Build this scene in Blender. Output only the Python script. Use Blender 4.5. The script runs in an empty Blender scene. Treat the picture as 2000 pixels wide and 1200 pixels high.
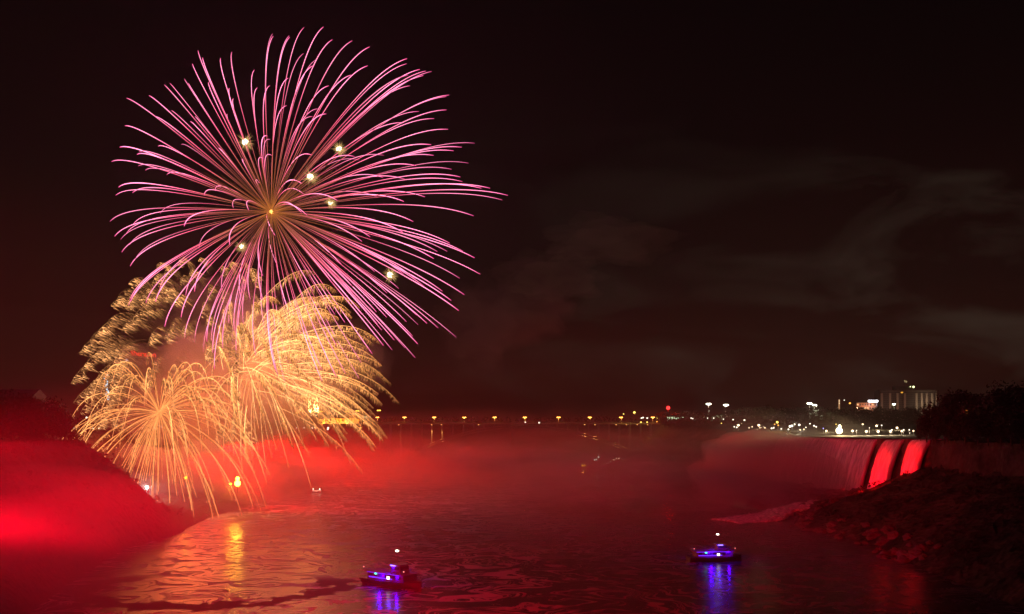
import bpy, bmesh, math, random
import numpy as np
from mathutils import Vector, Matrix, noise
R = math.radians
random.seed(7)
S = bpy.context.scene
COL = S.collection
F, H0, HY = 1900.0, 60.0, 822.0          # focal length in photo pixels, eye height, horizon row

# ------------------------------------------------------------------ camera, sky, exposure
cam = bpy.data.cameras.new('camera')
cam.sensor_width = 36; cam.lens = 36 * F / 2000; cam.clip_end = 40000; cam.clip_start = 0.5
cam.shift_y = (HY - 600) / 2000
co = bpy.data.objects.new('camera', cam); COL.objects.link(co)
co.location = (0, 0, H0); co.rotation_euler = (R(90), 0, 0)
S.camera = co
S.view_settings.view_transform = 'Standard'; S.view_settings.look = 'None'
S.view_settings.exposure = 0; S.view_settings.gamma = 1
S.render.engine = 'CYCLES'
cy = S.cycles
cy.max_bounces = 5; cy.diffuse_bounces = 2; cy.glossy_bounces = 2; cy.volume_bounces = 0
cy.transparent_max_bounces = 8; cy.caustics_reflective = False; cy.caustics_refractive = False
cy.use_denoising = True; cy.sample_clamp_indirect = 4; cy.volume_max_steps = 64
cy.use_light_tree = True

def nd(nt, typ, **kw):
    n = nt.nodes.new(typ)
    for k, v in kw.items():
        if k in n.inputs.keys(): n.inputs[k].default_value = v
        else: setattr(n, k, v)
    return n

def make_world():
    w = bpy.data.worlds.new('World'); S.world = w; w.use_nodes = True
    nt = w.node_tree; nt.nodes.clear(); L = nt.links.new
    out = nd(nt, 'ShaderNodeOutputWorld')
    sky = nd(nt, 'ShaderNodeTexSky', sky_type='NISHITA', sun_disc=False, sun_elevation=R(-7), sun_rotation=R(200))
    bg1 = nd(nt, 'ShaderNodeBackground', Strength=0.05); L(sky.outputs[0], bg1.inputs[0])
    tc = nd(nt, 'ShaderNodeTexCoord')
    sep = nd(nt, 'ShaderNodeSeparateXYZ'); L(tc.outputs['Generated'], sep.inputs[0])
    # town light scattered in the night sky: strongest low down
    mr = nd(nt, 'ShaderNodeMapRange'); L(sep.outputs['Z'], mr.inputs[0])
    mr.inputs[1].default_value = -0.02; mr.inputs[2].default_value = 0.42
    cr = nd(nt, 'ShaderNodeValToRGB'); L(mr.outputs[0], cr.inputs[0])
    e = cr.color_ramp.elements
    e[0].position = 0; e[0].color = (0.034, 0.0068, 0.004, 1)
    e[1].position = 1; e[1].color = (0.0016, 0.0009, 0.0012, 1)
    for p, c in ((0.12, (0.024, 0.0062, 0.0038, 1)), (0.35, (0.0080, 0.0036, 0.0028, 1)), (0.65, (0.0030, 0.0014, 0.0015, 1))):
        k = e.new(p); k.color = c
    # thin night clouds low in the right of the sky
    mp = nd(nt, 'ShaderNodeMapping'); mp.inputs['Scale'].default_value = (3.2, 3.2, 9.0); L(tc.outputs['Generated'], mp.inputs[0])
    nz = nd(nt, 'ShaderNodeTexNoise', Scale=1.6, Detail=7.0, Roughness=0.55, Distortion=0.6); L(mp.outputs[0], nz.inputs['Vector'])
    r2 = nd(nt, 'ShaderNodeMapRange'); L(nz.outputs['Fac'], r2.inputs[0]); r2.inputs[1].default_value = 0.48; r2.inputs[2].default_value = 0.78
    ax = nd(nt, 'ShaderNodeMapRange'); L(sep.outputs['X'], ax.inputs[0]); ax.inputs[1].default_value = -0.15; ax.inputs[2].default_value = 0.4
    az = nd(nt, 'ShaderNodeMapRange'); L(sep.outputs['Z'], az.inputs[0]); az.inputs[1].default_value = 0.32; az.inputs[2].default_value = 0.10
    m1 = nd(nt, 'ShaderNodeMath', operation='MULTIPLY'); L(r2.outputs[0], m1.inputs[0]); L(ax.outputs[0], m1.inputs[1])
    m2 = nd(nt, 'ShaderNodeMath', operation='MULTIPLY'); L(m1.outputs[0], m2.inputs[0]); L(az.outputs[0], m2.inputs[1])
    mx = nd(nt, 'ShaderNodeMixRGB', blend_type='MIX'); L(m2.outputs[0], mx.inputs[0]); L(cr.outputs[0], mx.inputs[1]); mx.inputs[2].default_value = (0.058, 0.043, 0.030, 1)
    bg2 = nd(nt, 'ShaderNodeBackground', Strength=0.62); L(mx.outputs[0], bg2.inputs[0])
    ad = nd(nt, 'ShaderNodeAddShader'); L(bg1.outputs[0], ad.inputs[0]); L(bg2.outputs[0], ad.inputs[1])
    L(ad.outputs[0], out.inputs[0])
make_world()

def lamp(name, kind, loc, color, power, aim=None, radius=0.5, angle=60, blend=0.8, parent=None, vis=True):
    l = bpy.data.lights.new(name, kind); l.color = color; l.energy = power
    l.shadow_soft_size = radius
    if kind == 'SPOT': l.spot_size = R(angle); l.spot_blend = blend
    o = bpy.data.objects.new(name, l); COL.objects.link(o); o.location = loc
    if aim is not None: o.rotation_euler = (Vector(aim) - Vector(loc)).to_track_quat('-Z', 'Y').to_euler()
    if parent is not None:
        o.parent = parent; o.location = Vector(loc) - parent.location
    return o

def at(px, py, Y):
    return Vector(((px - 1000) * Y / F, Y, H0 + (HY - py) * Y / F))

RED = (1.0, 0.004, 0.035)
RED2 = (1.0, 0.0, 0.004)
# floodlights on the illumination tower left of the frame and between the rocks under the falls; added red fills marked below
lamp('floodlight', 'SPOT', (-180, 270, 39), (1.0, 0.0, 0.02), 4.5e5, aim=(0, 292, 26), angle=96, blend=1.0, radius=3)
lamp('floodlight', 'SPOT', (-152, 225, 57), (1.0, 0.0, 0.015), 2.2e6, aim=(80, 900, 6), angle=36, blend=1.0, radius=3)
lamp('floodlight', 'SPOT', (-164, 228, 34), (1.0, 0.0, 0.015), 6.5e6, aim=(192, 745, 18), angle=22, blend=1.0, radius=3)
lamp('floodlight', 'SPOT', (-140, 60, 100), (1.0, 0.0, 0.012), 9e6, aim=(40, 380, 0), angle=36, blend=1.0, radius=4)  # unseen red wash added over the river water
lamp('floodlight', 'SPOT', (-215, 640, 34), RED2, 2.8e6, aim=(60, 760, 4), angle=90, blend=1.0, radius=4)  # unseen fill added on the left bank to redden the gorge mist
lamp('floodlight', 'SPOT', (-235, 900, 40), RED2, 5.0e6, aim=(80, 980, 14), angle=80, blend=1.0, radius=4)  # another added left-bank fill, for the mist farther off
lamp('floodlight', 'SPOT', (-230, 760, 38), RED2, 1.3e7, aim=(212, 735, 22), angle=26, blend=1.0, radius=4)  # narrow red fill added to brighten the long waterfall and its spray
lamp('floodlight', 'SPOT', (190, 556, 17), RED2, 4.5e5, aim=(231, 566, 30), angle=42, blend=0.9, radius=0.6)
lamp('floodlight', 'SPOT', (190, 590, 14), RED2, 4.0e5, aim=(231, 604, 29), angle=38, blend=1.0, radius=0.6)

# ------------------------------------------------------------------ helpers
def tag(o, label=None, cat=None, group=None, kind=None):
    if label: o['label'] = label
    if cat: o['category'] = cat
    if group: o['group'] = group
    if kind: o['kind'] = kind
    return o
def empty(name, loc, rz=0, label=None, cat=None, group=None):
    o = bpy.data.objects.new(name, None); COL.objects.link(o)
    o.location = loc; o.rotation_euler = (0, 0, rz); o.empty_display_size = 1
    return tag(o, label, cat, group)
def copy_tree(o, parent=None):
    c = o.copy(); COL.objects.link(c); c.parent = parent
    for ch in o.children: copy_tree(ch, c)
    return c
ORD = ['first','second','third','fourth','fifth','sixth','seventh','eighth','ninth','tenth','eleventh','twelfth','thirteenth','fourteenth',
       'fifteenth','sixteenth','seventeenth','eighteenth','nineteenth','twentieth','twenty-first','twenty-second','twenty-third','twenty-fourth',
       'twenty-fifth','twenty-sixth','twenty-seventh','twenty-eighth','twenty-ninth','thirtieth','thirty-first','thirty-second','thirty-third',
       'thirty-fourth','thirty-fifth','thirty-sixth','thirty-seventh','thirty-eighth','thirty-ninth','fortieth']

_m = {}
def mat(name, color, rough=0.8, metal=0.0, scale=0.0, amt=0.35, emis=None, es=1.0, bump=0.0):
    if name in _m: return _m[name]
    m = bpy.data.materials.new(name); m.use_nodes = True; nt = m.node_tree; L = nt.links.new
    b = nt.nodes['Principled BSDF']
    b.inputs['Base Color'].default_value = (*color, 1); b.inputs['Roughness'].default_value = rough; b.inputs['Metallic'].default_value = metal
    if scale > 0:
        tc = nd(nt, 'ShaderNodeTexCoord')
        nz = nd(nt, 'ShaderNodeTexNoise', Scale=scale, Detail=6.0, Roughness=0.6); L(tc.outputs['Object'], nz.inputs['Vector'])
        cr = nd(nt, 'ShaderNodeValToRGB'); L(nz.outputs['Fac'], cr.inputs[0])
        cr.color_ramp.elements[0].position = 0.3; cr.color_ramp.elements[1].position = 0.7
        cr.color_ramp.elements[0].color = (*[c * (1 - amt) for c in color], 1)
        cr.color_ramp.elements[1].color = (*[min(1, c * (1 + amt)) for c in color], 1)
        L(cr.outputs[0], b.inputs['Base Color'])
        if bump:
            bp = nd(nt, 'ShaderNodeBump', Strength=bump, Distance=1.0); L(nz.outputs['Fac'], bp.inputs['Height']); L(bp.outputs[0], b.inputs['Normal'])
    if emis:
        b.inputs['Emission Color'].default_value = (*emis, 1); b.inputs['Emission Strength'].default_value = es
        m.cycles.emission_sampling = 'NONE'
    _m[name] = m
    return m
def glow(name, c, s):
    return mat('glow_' + name, (0.02, 0.02, 0.02), 0.5, emis=c, es=s)

class MB:
    """collects primitives into one mesh"""
    def __init__(s): s.v = []; s.f = []; s.mi = []
    def add(s, vs, fs, mi=0):
        n = len(s.v); s.v += [tuple(v) for v in vs]; s.f += [tuple(i + n for i in f) for f in fs]; s.mi += [mi] * len(fs); return s
    def box(s, c, d, mi=0, rz=0.0, taper=1.0):
        x, y, z = d[0] / 2, d[1] / 2, d[2] / 2; vs = []
        for sz in (-1, 1):
            t = taper if sz > 0 else 1
            for sx, sy in ((-1, -1), (1, -1), (1, 1), (-1, 1)):
                a, b = sx * x * t, sy * y * t
                vs.append((c[0] + a * math.cos(rz) - b * math.sin(rz), c[1] + a * math.sin(rz) + b * math.cos(rz), c[2] + sz * z))
        return s.add(vs, [(3, 2, 1, 0), (4, 5, 6, 7), (0, 1, 5, 4), (1, 2, 6, 5), (2, 3, 7, 6), (3, 0, 4, 7)], mi)
    def tube(s, p0, p1, r0, r1=None, n=8, mi=0):
        r1 = r0 if r1 is None else r1
        p0, p1 = Vector(p0), Vector(p1); d = (p1 - p0).normalized()
        a = d.orthogonal().normalized(); b = d.cross(a)
        vs = [p0 + (a * math.cos(t) + b * math.sin(t)) * r0 for t in [2 * math.pi * i / n for i in range(n)]]
        vs += [p1 + (a * math.cos(t) + b * math.sin(t)) * r1 for t in [2 * math.pi * i / n for i in range(n)]]
        fs = [(i, (i + 1) % n, n + (i + 1) % n, n + i) for i in range(n)] + [tuple(range(n))[::-1], tuple(range(n, 2 * n))]
        return s.add(vs, fs, mi)
    def ball(s, c, r, mi=0, n=8, k=5, sq=(1, 1, 1)):
        vs = [(c[0], c[1], c[2] - r * sq[2])]
        for j in range(1, k):
            ph = -math.pi / 2 + math.pi * j / k
            for i in range(n):
                t = 2 * math.pi * i / n
                vs.append((c[0] + r * sq[0] * math.cos(ph) * math.cos(t), c[1] + r * sq[1] * math.cos(ph) * math.sin(t), c[2] + r * sq[2] * math.sin(ph)))
        vs.append((c[0], c[1], c[2] + r * sq[2])); top = len(vs) - 1; fs = []
        for i in range(n):
            fs.append((0, 1 + (i + 1) % n, 1 + i)); fs.append((top, top - n + i, top - n + (i + 1) % n))
            for j in range(k - 2): fs.append((1 + j * n + i, 1 + j * n + (i + 1) % n, 1 + (j + 1) * n + (i + 1) % n, 1 + (j + 1) * n + i))
        return s.add(vs, fs, mi)
    def build(s, name, mats, parent=None, smooth=False, loc=None):
        me = bpy.data.meshes.new(name); me.from_pydata(s.v, [], s.f)
        for m in (mats if isinstance(mats, (list, tuple)) else [mats]): me.materials.append(m)
        me.polygons.foreach_set('material_index', s.mi)
        if smooth: me.polygons.foreach_set('use_smooth', [True] * len(s.f))
        me.update()
        o = bpy.data.objects.new(name, me); COL.objects.link(o)
        if parent is not None: o.parent = parent
        if loc is not None: o.location = loc
        return o

def fbm(x, y, z=0.0, o=4):
    return noise.fractal(Vector((x, y, z)), 1.0, 2.0, o, noise_basis='PERLIN_ORIGINAL')

# ------------------------------------------------------------------ materials
ROCK = mat('rock', (0.11, 0.09, 0.075), 0.9, scale=0.12, amt=0.6, bump=0.6)
LEAF = mat('leaf', (0.035, 0.05, 0.022), 0.8, scale=0.3, amt=0.5)
BARK = mat('bark', (0.07, 0.055, 0.04), 0.9, scale=2.0)
CONC = mat('concrete', (0.30, 0.28, 0.25), 0.8, scale=0.2, amt=0.2)
DARKM = mat('dark_metal', (0.05, 0.05, 0.055), 0.5, metal=0.6)
HULLM = mat('hull_paint', (0.02, 0.02, 0.025), 0.35, scale=1.5, amt=0.2)
CABM = mat('cabin_paint', (0.08, 0.08, 0.09), 0.4, scale=1.0, amt=0.15)
DECKM = mat('deck_paint', (0.12, 0.12, 0.14), 0.6, scale=1.0, amt=0.2)
GLASS = mat('dark_glass', (0.02, 0.02, 0.03), 0.1)
WALLM = mat('wall_render', (0.22, 0.18, 0.14), 0.8, scale=0.15, amt=0.2)
ROOFM = mat('roof_cover', (0.07, 0.06, 0.055), 0.8, scale=0.4)

def land_material():
    m = bpy.data.materials.new('land'); m.use_nodes = True; nt = m.node_tree; L = nt.links.new
    b = nt.nodes['Principled BSDF']; b.inputs['Roughness'].default_value = 0.95; b.inputs['Specular IOR Level'].default_value = 0.15
    tc = nd(nt, 'ShaderNodeTexCoord')
    n1 = nd(nt, 'ShaderNodeTexNoise', Scale=0.06, Detail=8.0, Roughness=0.65); L(tc.outputs['Object'], n1.inputs['Vector'])
    n2 = nd(nt, 'ShaderNodeTexVoronoi', Scale=0.35); L(tc.outputs['Object'], n2.inputs['Vector'])
    ge = nd(nt, 'ShaderNodeNewGeometry'); sp = nd(nt, 'ShaderNodeSeparateXYZ'); L(ge.outputs['Normal'], sp.inputs[0])
    st = nd(nt, 'ShaderNodeMapRange'); L(sp.outputs['Z'], st.inputs[0]); st.inputs[1].default_value = 0.35; st.inputs[2].default_value = 0.75
    rk = nd(nt, 'ShaderNodeValToRGB'); L(n1.outputs['Fac'], rk.inputs[0])
    rk.color_ramp.elements[0].position = 0.35; rk.color_ramp.elements[0].color = (0.035, 0.026, 0.02, 1)
    rk.color_ramp.elements[1].position = 0.68; rk.color_ramp.elements[1].color = (0.12, 0.10, 0.08, 1)
    gr = nd(nt, 'ShaderNodeValToRGB'); L(n1.outputs['Fac'], gr.inputs[0])
    gr.color_ramp.elements[0].position = 0.4; gr.color_ramp.elements[0].color = (0.02, 0.025, 0.012, 1)
    gr.color_ramp.elements[1].position = 0.66; gr.color_ramp.elements[1].color = (0.09, 0.08, 0.05, 1)
    mx = nd(nt, 'ShaderNodeMixRGB'); L(st.outputs[0], mx.inputs[0]); L(rk.outputs[0], mx.inputs[1]); L(gr.outputs[0], mx.inputs[2])
    L(mx.outputs[0], b.inputs['Base Color'])
    ad = nd(nt, 'ShaderNodeMath', operation='ADD'); L(n1.outputs['Fac'], ad.inputs[0]); L(n2.outputs['Distance'], ad.inputs[1])
    bp = nd(nt, 'ShaderNodeBump', Strength=0.8, Distance=1.6); L(ad.outputs[0], bp.inputs['Height']); L(bp.outputs[0], b.inputs['Normal'])
    return m
LAND = land_material()

def water_material():
    m = bpy.data.materials.new('river_water'); m.use_nodes = True; nt = m.node_tree; L = nt.links.new
    b = nt.nodes['Principled BSDF']; b.inputs['IOR'].default_value = 1.33
    tc = nd(nt, 'ShaderNodeTexCoord')
    warp = nd(nt, 'ShaderNodeTexNoise', Scale=0.016, Detail=3.0); L(tc.outputs['Object'], warp.inputs['Vector'])
    sub = nd(nt, 'ShaderNodeVectorMath', operation='SUBTRACT'); L(warp.outputs['Color'], sub.inputs[0]); sub.inputs[1].default_value = (0.5, 0.5, 0.5)
    sc = nd(nt, 'ShaderNodeVectorMath', operation='SCALE'); L(sub.outputs[0], sc.inputs[0]); sc.inputs['Scale'].default_value = 60.0
    av = nd(nt, 'ShaderNodeVectorMath', operation='ADD'); L(tc.outputs['Object'], av.inputs[0]); L(sc.outputs[0], av.inputs[1])
    # drifting foam: torn bands along the eddies
    mpf = nd(nt, 'ShaderNodeMapping'); mpf.inputs['Scale'].default_value = (0.022, 0.05, 1); mpf.inputs['Rotation'].default_value = (0, 0, R(14)); L(av.outputs[0], mpf.inputs[0])
    foam = nd(nt, 'ShaderNodeTexNoise', Scale=1.0, Detail=10.0, Roughness=0.7, Distortion=0.15); L(mpf.outputs[0], foam.inputs['Vector'])
    fr = nd(nt, 'ShaderNodeMapRange', interpolation_type='SMOOTHSTEP'); L(foam.outputs['Fac'], fr.inputs[0]); fr.inputs[1].default_value = 0.50; fr.inputs[2].default_value = 0.58
    sp = nd(nt, 'ShaderNodeSeparateXYZ'); L(tc.outputs['Object'], sp.inputs[0])
    fx = nd(nt, 'ShaderNodeMapRange'); L(sp.outputs['X'], fx.inputs[0]); fx.inputs[1].default_value = 40; fx.inputs[2].default_value = -90; fx.inputs[3].default_value = 0.22; fx.inputs[4].default_value = 1.0
    fm = nd(nt, 'ShaderNodeMath', operation='MULTIPLY'); L(fr.outputs[0], fm.inputs[0]); L(fx.outputs[0], fm.inputs[1])
    # curved slick of driftwood and calm water in the left eddy
    cx, cyy, rad = -108.0, 352.0, 44.0
    dv = nd(nt, 'ShaderNodeVectorMath', operation='SUBTRACT'); L(tc.outputs['Object'], dv.inputs[0]); dv.inputs[1].default_value = (cx, cyy, 0)
    dm = nd(nt, 'ShaderNodeVectorMath', operation='MULTIPLY'); L(dv.outputs[0], dm.inputs[0]); dm.inputs[1].default_value = (1.0, 1.15, 0)
    dl = nd(nt, 'ShaderNodeVectorMath', operation='LENGTH'); L(dm.outputs[0], dl.inputs[0])
    nb = nd(nt, 'ShaderNodeTexNoise', Scale=0.09, Detail=7.0, Roughness=0.65); L(tc.outputs['Object'], nb.inputs['Vector'])
    nm = nd(nt, 'ShaderNodeMath', operation='MULTIPLY_ADD'); L(nb.outputs['Fac'], nm.inputs[0]); nm.inputs[1].default_value = 46.0; L(dl.outputs['Value'], nm.inputs[2])
    da = nd(nt, 'ShaderNodeMath', operation='SUBTRACT'); L(nm.outputs[0], da.inputs[0]); da.inputs[1].default_value = rad + 23
    ab = nd(nt, 'ShaderNodeMath', operation='ABSOLUTE'); L(da.outputs[0], ab.inputs[0])
    ring = nd(nt, 'ShaderNodeMapRange'); L(ab.outputs[0], ring.inputs[0]); ring.inputs[1].default_value = 7.0; ring.inputs[2].default_value = 4.5
    side = nd(nt, 'ShaderNodeMapRange'); sy = nd(nt, 'ShaderNodeSeparateXYZ'); L(dv.outputs[0], sy.inputs[0])
    L(sy.outputs['Y'], side.inputs[0]); side.inputs[1].default_value = 28.0; side.inputs[2].default_value = 10.0
    rg = nd(nt, 'ShaderNodeMath', operation='MULTIPLY'); L(ring.outputs[0], rg.inputs[0]); L(side.outputs[0], rg.inputs[1])
    inv = nd(nt, 'ShaderNodeMath', operation='SUBTRACT'); inv.inputs[0].default_value = 1.0; L(rg.outputs[0], inv.inputs[1])
    ff = nd(nt, 'ShaderNodeMath', operation='MULTIPLY'); L(fm.outputs[0], ff.inputs[0]); L(inv.outputs[0], ff.inputs[1])
    c1 = nd(nt, 'ShaderNodeMixRGB'); L(ff.outputs[0], c1.inputs[0]); c1.inputs[1].default_value = (0.035, 0.05, 0.045, 1); c1.inputs[2].default_value = (0.62, 0.64, 0.62, 1)
    c2 = nd(nt, 'ShaderNodeMixRGB'); L(rg.outputs[0], c2.inputs[0]); L(c1.outputs[0], c2.inputs[1]); c2.inputs[2].default_value = (0.02, 0.018, 0.014, 1)
    L(c2.outputs[0], b.inputs['Base Color'])
    ro = nd(nt, 'ShaderNodeMapRange'); L(ff.outputs[0], ro.inputs[0]); ro.inputs[3].default_value = 0.24; ro.inputs[4].default_value = 0.6
    r3 = nd(nt, 'ShaderNodeMath', operation='MULTIPLY_ADD'); L(rg.outputs[0], r3.inputs[0]); r3.inputs[1].default_value = 0.5; L(ro.outputs[0], r3.inputs[2]); L(r3.outputs[0], b.inputs['Roughness'])
    mpw = nd(nt, 'ShaderNodeMapping'); mpw.inputs['Scale'].default_value = (0.075, 0.42, 1); L(tc.outputs['Object'], mpw.inputs[0])
    wv = nd(nt, 'ShaderNodeTexNoise', Scale=1.0, Detail=6.0, Roughness=0.6); L(mpw.outputs[0], wv.inputs['Vector'])
    wb = nd(nt, 'ShaderNodeTexNoise', Scale=0.05, Detail=2.0); L(tc.outputs['Object'], wb.inputs['Vector'])
    wm = nd(nt, 'ShaderNodeMath', operation='MULTIPLY'); L(wv.outputs['Fac'], wm.inputs[0]); L(wb.outputs['Fac'], wm.inputs[1])
    bp = nd(nt, 'ShaderNodeBump', Strength=0.20, Distance=1.0); L(wm.outputs[0], bp.inputs['Height'])
    L(bp.outputs[0], b.inputs['Normal'])
    return m
WATER = water_material()

# ------------------------------------------------------------------ terrain and water
LEFT = {  # Y: [(x, z) from the shore to the plateau]
    60: [(-130, -3), (-146, 12), (-170, 26), (-190, 36), (-205, 45), (-260, 50)],
    300: [(-146, -3), (-160, 10), (-180, 22), (-196, 32), (-212, 42), (-262, 50)],
    356: [(-161, -3), (-172, 12), (-188, 24), (-203, 34), (-216, 44), (-262, 51)],
    456: [(-180, -3), (-190, 18), (-206, 33), (-217, 41), (-226, 50), (-280, 52)],
    515: [(-174, -3), (-187, 16), (-204, 32), (-216, 41), (-230, 50), (-290, 52)],
    545: [(-178, -3), (-192, 8), (-216, 20), (-240, 34), (-262, 46), (-310, 52)],
    600: [(-182, -3), (-196, 5), (-235, 14), (-290, 38), (-325, 50), (-360, 52)],
    900: [(-176, -3), (-192, 5), (-214, 14), (-240, 34), (-256, 50), (-300, 52)],
    1300: [(-188, -3), (-200, 8), (-212, 22), (-232, 42), (-246, 53), (-300, 54)],
    1700: [(-150, -3), (-160, 10), (-175, 25), (-200, 42), (-240, 54), (-300, 55)],
    2300: [(-2, -3), (-2, 12), (-4, 25), (-10, 45), (-30, 54), (-200, 56)],
    16000: [(-2, -3), (-2, 12), (-4, 25), (-10, 45), (-30, 54), (-200, 56)]}
RIGHT = {
    60: [(150, -3), (168, 6), (195, 18), (240, 33), (243, 49), (300, 50)],
    300: [(158, -3), (172, 6), (198, 19), (240, 33), (243, 49), (300, 50)],
    420: [(163, -3), (178, 7), (204, 20), (240, 33), (243, 49), (300, 50)],
    463: [(171, -3), (184, 8), (208, 21), (240, 33), (242, 49), (300, 50)],
    552: [(157, -3), (178, 9), (205, 21), (236, 33), (239, 49), (300, 50)],
    574: [(160, -3), (182, 8), (210, 20), (234, 30), (239, 49), (300, 50)],
    600: [(172, -3), (186, 4), (205, 10), (230, 16), (238, 48), (300, 49)],
    800: [(176, -3), (188, 4), (202, 8), (218, 13), (226, 46), (300, 47.5)],
    835: [(168, -3), (186, 8), (202, 20), (214, 34), (230, 45), (300, 48)],
    966: [(139, -3), (158, 8), (184, 22), (206, 38), (224, 48), (300, 51)],
    1230: [(100, -3), (126, 7), (168, 20), (204, 40), (220, 54), (300, 56)],
    1400: [(150, -3), (165, 10), (185, 25), (205, 45), (215, 55), (300, 56)],
    1700: [(150, -3), (165, 10), (185, 25), (205, 45), (225, 55), (300, 56)],
    2300: [(-2, -3), (0, 12), (2, 25), (10, 45), (30, 54), (200, 56)],
    16000: [(-2, -3), (0, 12), (2, 25), (10, 45), (30, 54), (200, 56)]}
def profile(tab, Y):
    ks = sorted(tab)
    if Y <= ks[0]: return tab[ks[0]]
    for a, b in zip(ks, ks[1:]):
        if Y <= b:
            t = (Y - a) / (b - a)
            return [(p[0] + (q[0] - p[0]) * t, p[1] + (q[1] - p[1]) * t) for p, q in zip(tab[a], tab[b])]
    return tab[ks[-1]]
def height(tab, X, Y):
    p = profile(tab, Y)
    if abs(X) < abs(p[0][0]): return -1.0
    for a, b in zip(p, p[1:]):
        if min(a[0], b[0]) <= X <= max(a[0], b[0]): return a[1] + (b[1] - a[1]) * (X - a[0]) / (b[0] - a[0] + 1e-9)
    return p[-1][1]
def terrain(tab, sgn, name):
    ys = list(np.arange(60, 700, 5.0)) + list(np.arange(700, 1500, 12.0)) + list(np.arange(1500, 2300, 50.0)) + [2300, 3500, 6000, 16000]
    sub = 7; mb = MB(); rows = []
    for Y in ys:
        p = profile(tab, Y); row = []
        for i in range(5):
            for k in range(sub):
                t = k / sub
                x = p[i][0] + (p[i + 1][0] - p[i][0]) * t; z = p[i][1] + (p[i + 1][1] - p[i][1]) * t
                a = 2.6 if 0 < i * sub + k < 4 * sub else 0.5
                n1 = fbm(x * 0.045, Y * 0.045, sgn); n2 = fbm(x * 0.2, Y * 0.2, 5 + sgn, 3)
                row.append((x + sgn * (n1 * a * 1.6 + n2 * a * 0.5), Y, z + a * (n1 * 1.2 + n2 * 0.7)))
        row.append((p[5][0], Y, p[5][1]))
        for x in (450, 900, 2500, 14000): row.append((sgn * x, Y, p[5][1] + (2 if x > 800 else 0)))
        rows.append(row)
    n = len(rows[0]); vs = [v for r in rows for v in r]
    fs = [(j * n + i, j * n + i + 1, (j + 1) * n + i + 1, (j + 1) * n + i) if sgn > 0 else (j * n + i + 1, j * n + i, (j + 1) * n + i, (j + 1) * n + i + 1) for j in range(len(rows) - 1) for i in range(n - 1)]
    mb.add(vs, fs)
    return tag(mb.build(name, LAND), kind='structure')
terrain(LEFT, -1, 'terrain')
terrain(RIGHT, 1, 'terrain')
wb = MB(); wb.add([(-900, -60, 0), (900, -60, 0), (900, 2400, 0), (-900, 2400, 0)], [(0, 1, 2, 3)])
tag(wb.build('river_water', WATER), kind='structure')

# ------------------------------------------------------------------ haze, river mist, smoke
def volume(name, color, dens, aniso=0.0):
    m = bpy.data.materials.new(name); m.use_nodes = True; nt = m.node_tree; nt.nodes.clear()
    out = nd(nt, 'ShaderNodeOutputMaterial'); v = nd(nt, 'ShaderNodeVolumePrincipled', Density=dens, Anisotropy=aniso)
    v.inputs['Color'].default_value = (*color, 1); nt.links.new(v.outputs[0], out.inputs['Volume'])
    m.cycles.homogeneous_volume = True
    return m
hz = MB(); hz.box((0, 7000, 205), (26000, 17000, 412))
tag(hz.build('haze', volume('haze_air', (0.9, 0.9, 0.9), 0.00007)), 'thin night haze filling the whole gorge', kind='stuff')

def puff(name, c, r, dens, amp=0.28, f=1.6, seed=0, color=(0.9, 0.9, 0.9), sub=4, zmin=None):
    bm = bmesh.new(); bmesh.ops.create_icosphere(bm, subdivisions=sub, radius=1)
    for v in bm.verts:
        d = v.co.normalized(); k = 1 + amp * fbm(d.x * f + seed, d.y * f, d.z * f, 5)
        v.co = Vector((d.x * r[0], d.y * r[1], d.z * r[2])) * k
        if zmin is not None: v.co.z = max(v.co.z, zmin - c[2])
    me = bpy.data.meshes.new(name); bm.to_mesh(me); bm.free(); me.polygons.foreach_set('use_smooth', [True] * len(me.polygons))
    me.materials.append(volume(name + '_air', color, dens))
    o = bpy.data.objects.new(name, me); COL.objects.link(o); o.location = c
    return o
# river mist: a lumpy bank of spray from the falls filling the gorge
def mist_bank(hs, dens, y0, seed):
    nx, ny = 40, 60; xs = np.linspace(-330, 330, nx); ys = np.linspace(y0, 1380, ny); mb = MB(); top = []; bot = []
    for y in ys:
        for x in xs:
            t = (y - y0) / 240; t = max(0, min(1, t)); t = t * t * (3 - 2 * t)
            e = min(1, (330 - abs(x)) / 60) * min(1, (1380 - y) / 60)
            g = min(1, max(0, (y - 598) / 50)) if x > 150 else 1; g = g + (1 - g) * min(1, max(0, (200 - x) / 50)); e *= 0.25 + 0.75 * g
            h = 0.6 + (hs + hs * 0.16 * fbm(x * 0.011, y * 0.008, seed)) * t * e + t * hs * 0.18 * fbm(x * 0.03, y * 0.02, seed + 5) * e
            top.append((x, y, max(0.3, h))); bot.append((x, y, 0.02))
    n = nx * ny; fs = []
    for j in range(ny - 1):
        for i in range(nx - 1):
            a = j * nx + i; fs.append((a, a + 1, a + 1 + nx, a + nx)); fs.append((n + a, n + a + nx, n + a + nx + 1, n + a + 1))
    for i in range(nx - 1):
        fs.append((i + 1, i, n + i, n + i + 1)); a = (ny - 1) * nx + i; fs.append((a, a + 1, n + a + 1, n + a))
    for j in range(ny - 1):
        a = j * nx; fs.append((a, a + nx, n + a + nx, n + a)); a = j * nx + nx - 1; fs.append((a + nx, a, n + a, n + a + nx))
    mb.add(top + bot, fs)
    return tag(mb.build('river_mist', volume('river_mist_air', (0.9, 0.9, 0.9), dens), smooth=True), 'red lit spray mist filling the gorge below the bridge', kind='stuff')
for hs, dens, y0, sd in ((24, 0.0011, 415, 3), (38, 0.0008, 450, 13), (50, 0.0005, 480, 23), (66, 0.0003, 520, 33)): mist_bank(hs, dens, y0, sd)
tag(puff('river_mist', (194, 730, 18), (56, 120, 34), 0.0135, amp=0.25, f=2.0, seed=4.4), 'thick spray rising at the foot of the falls', kind='stuff')
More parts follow.
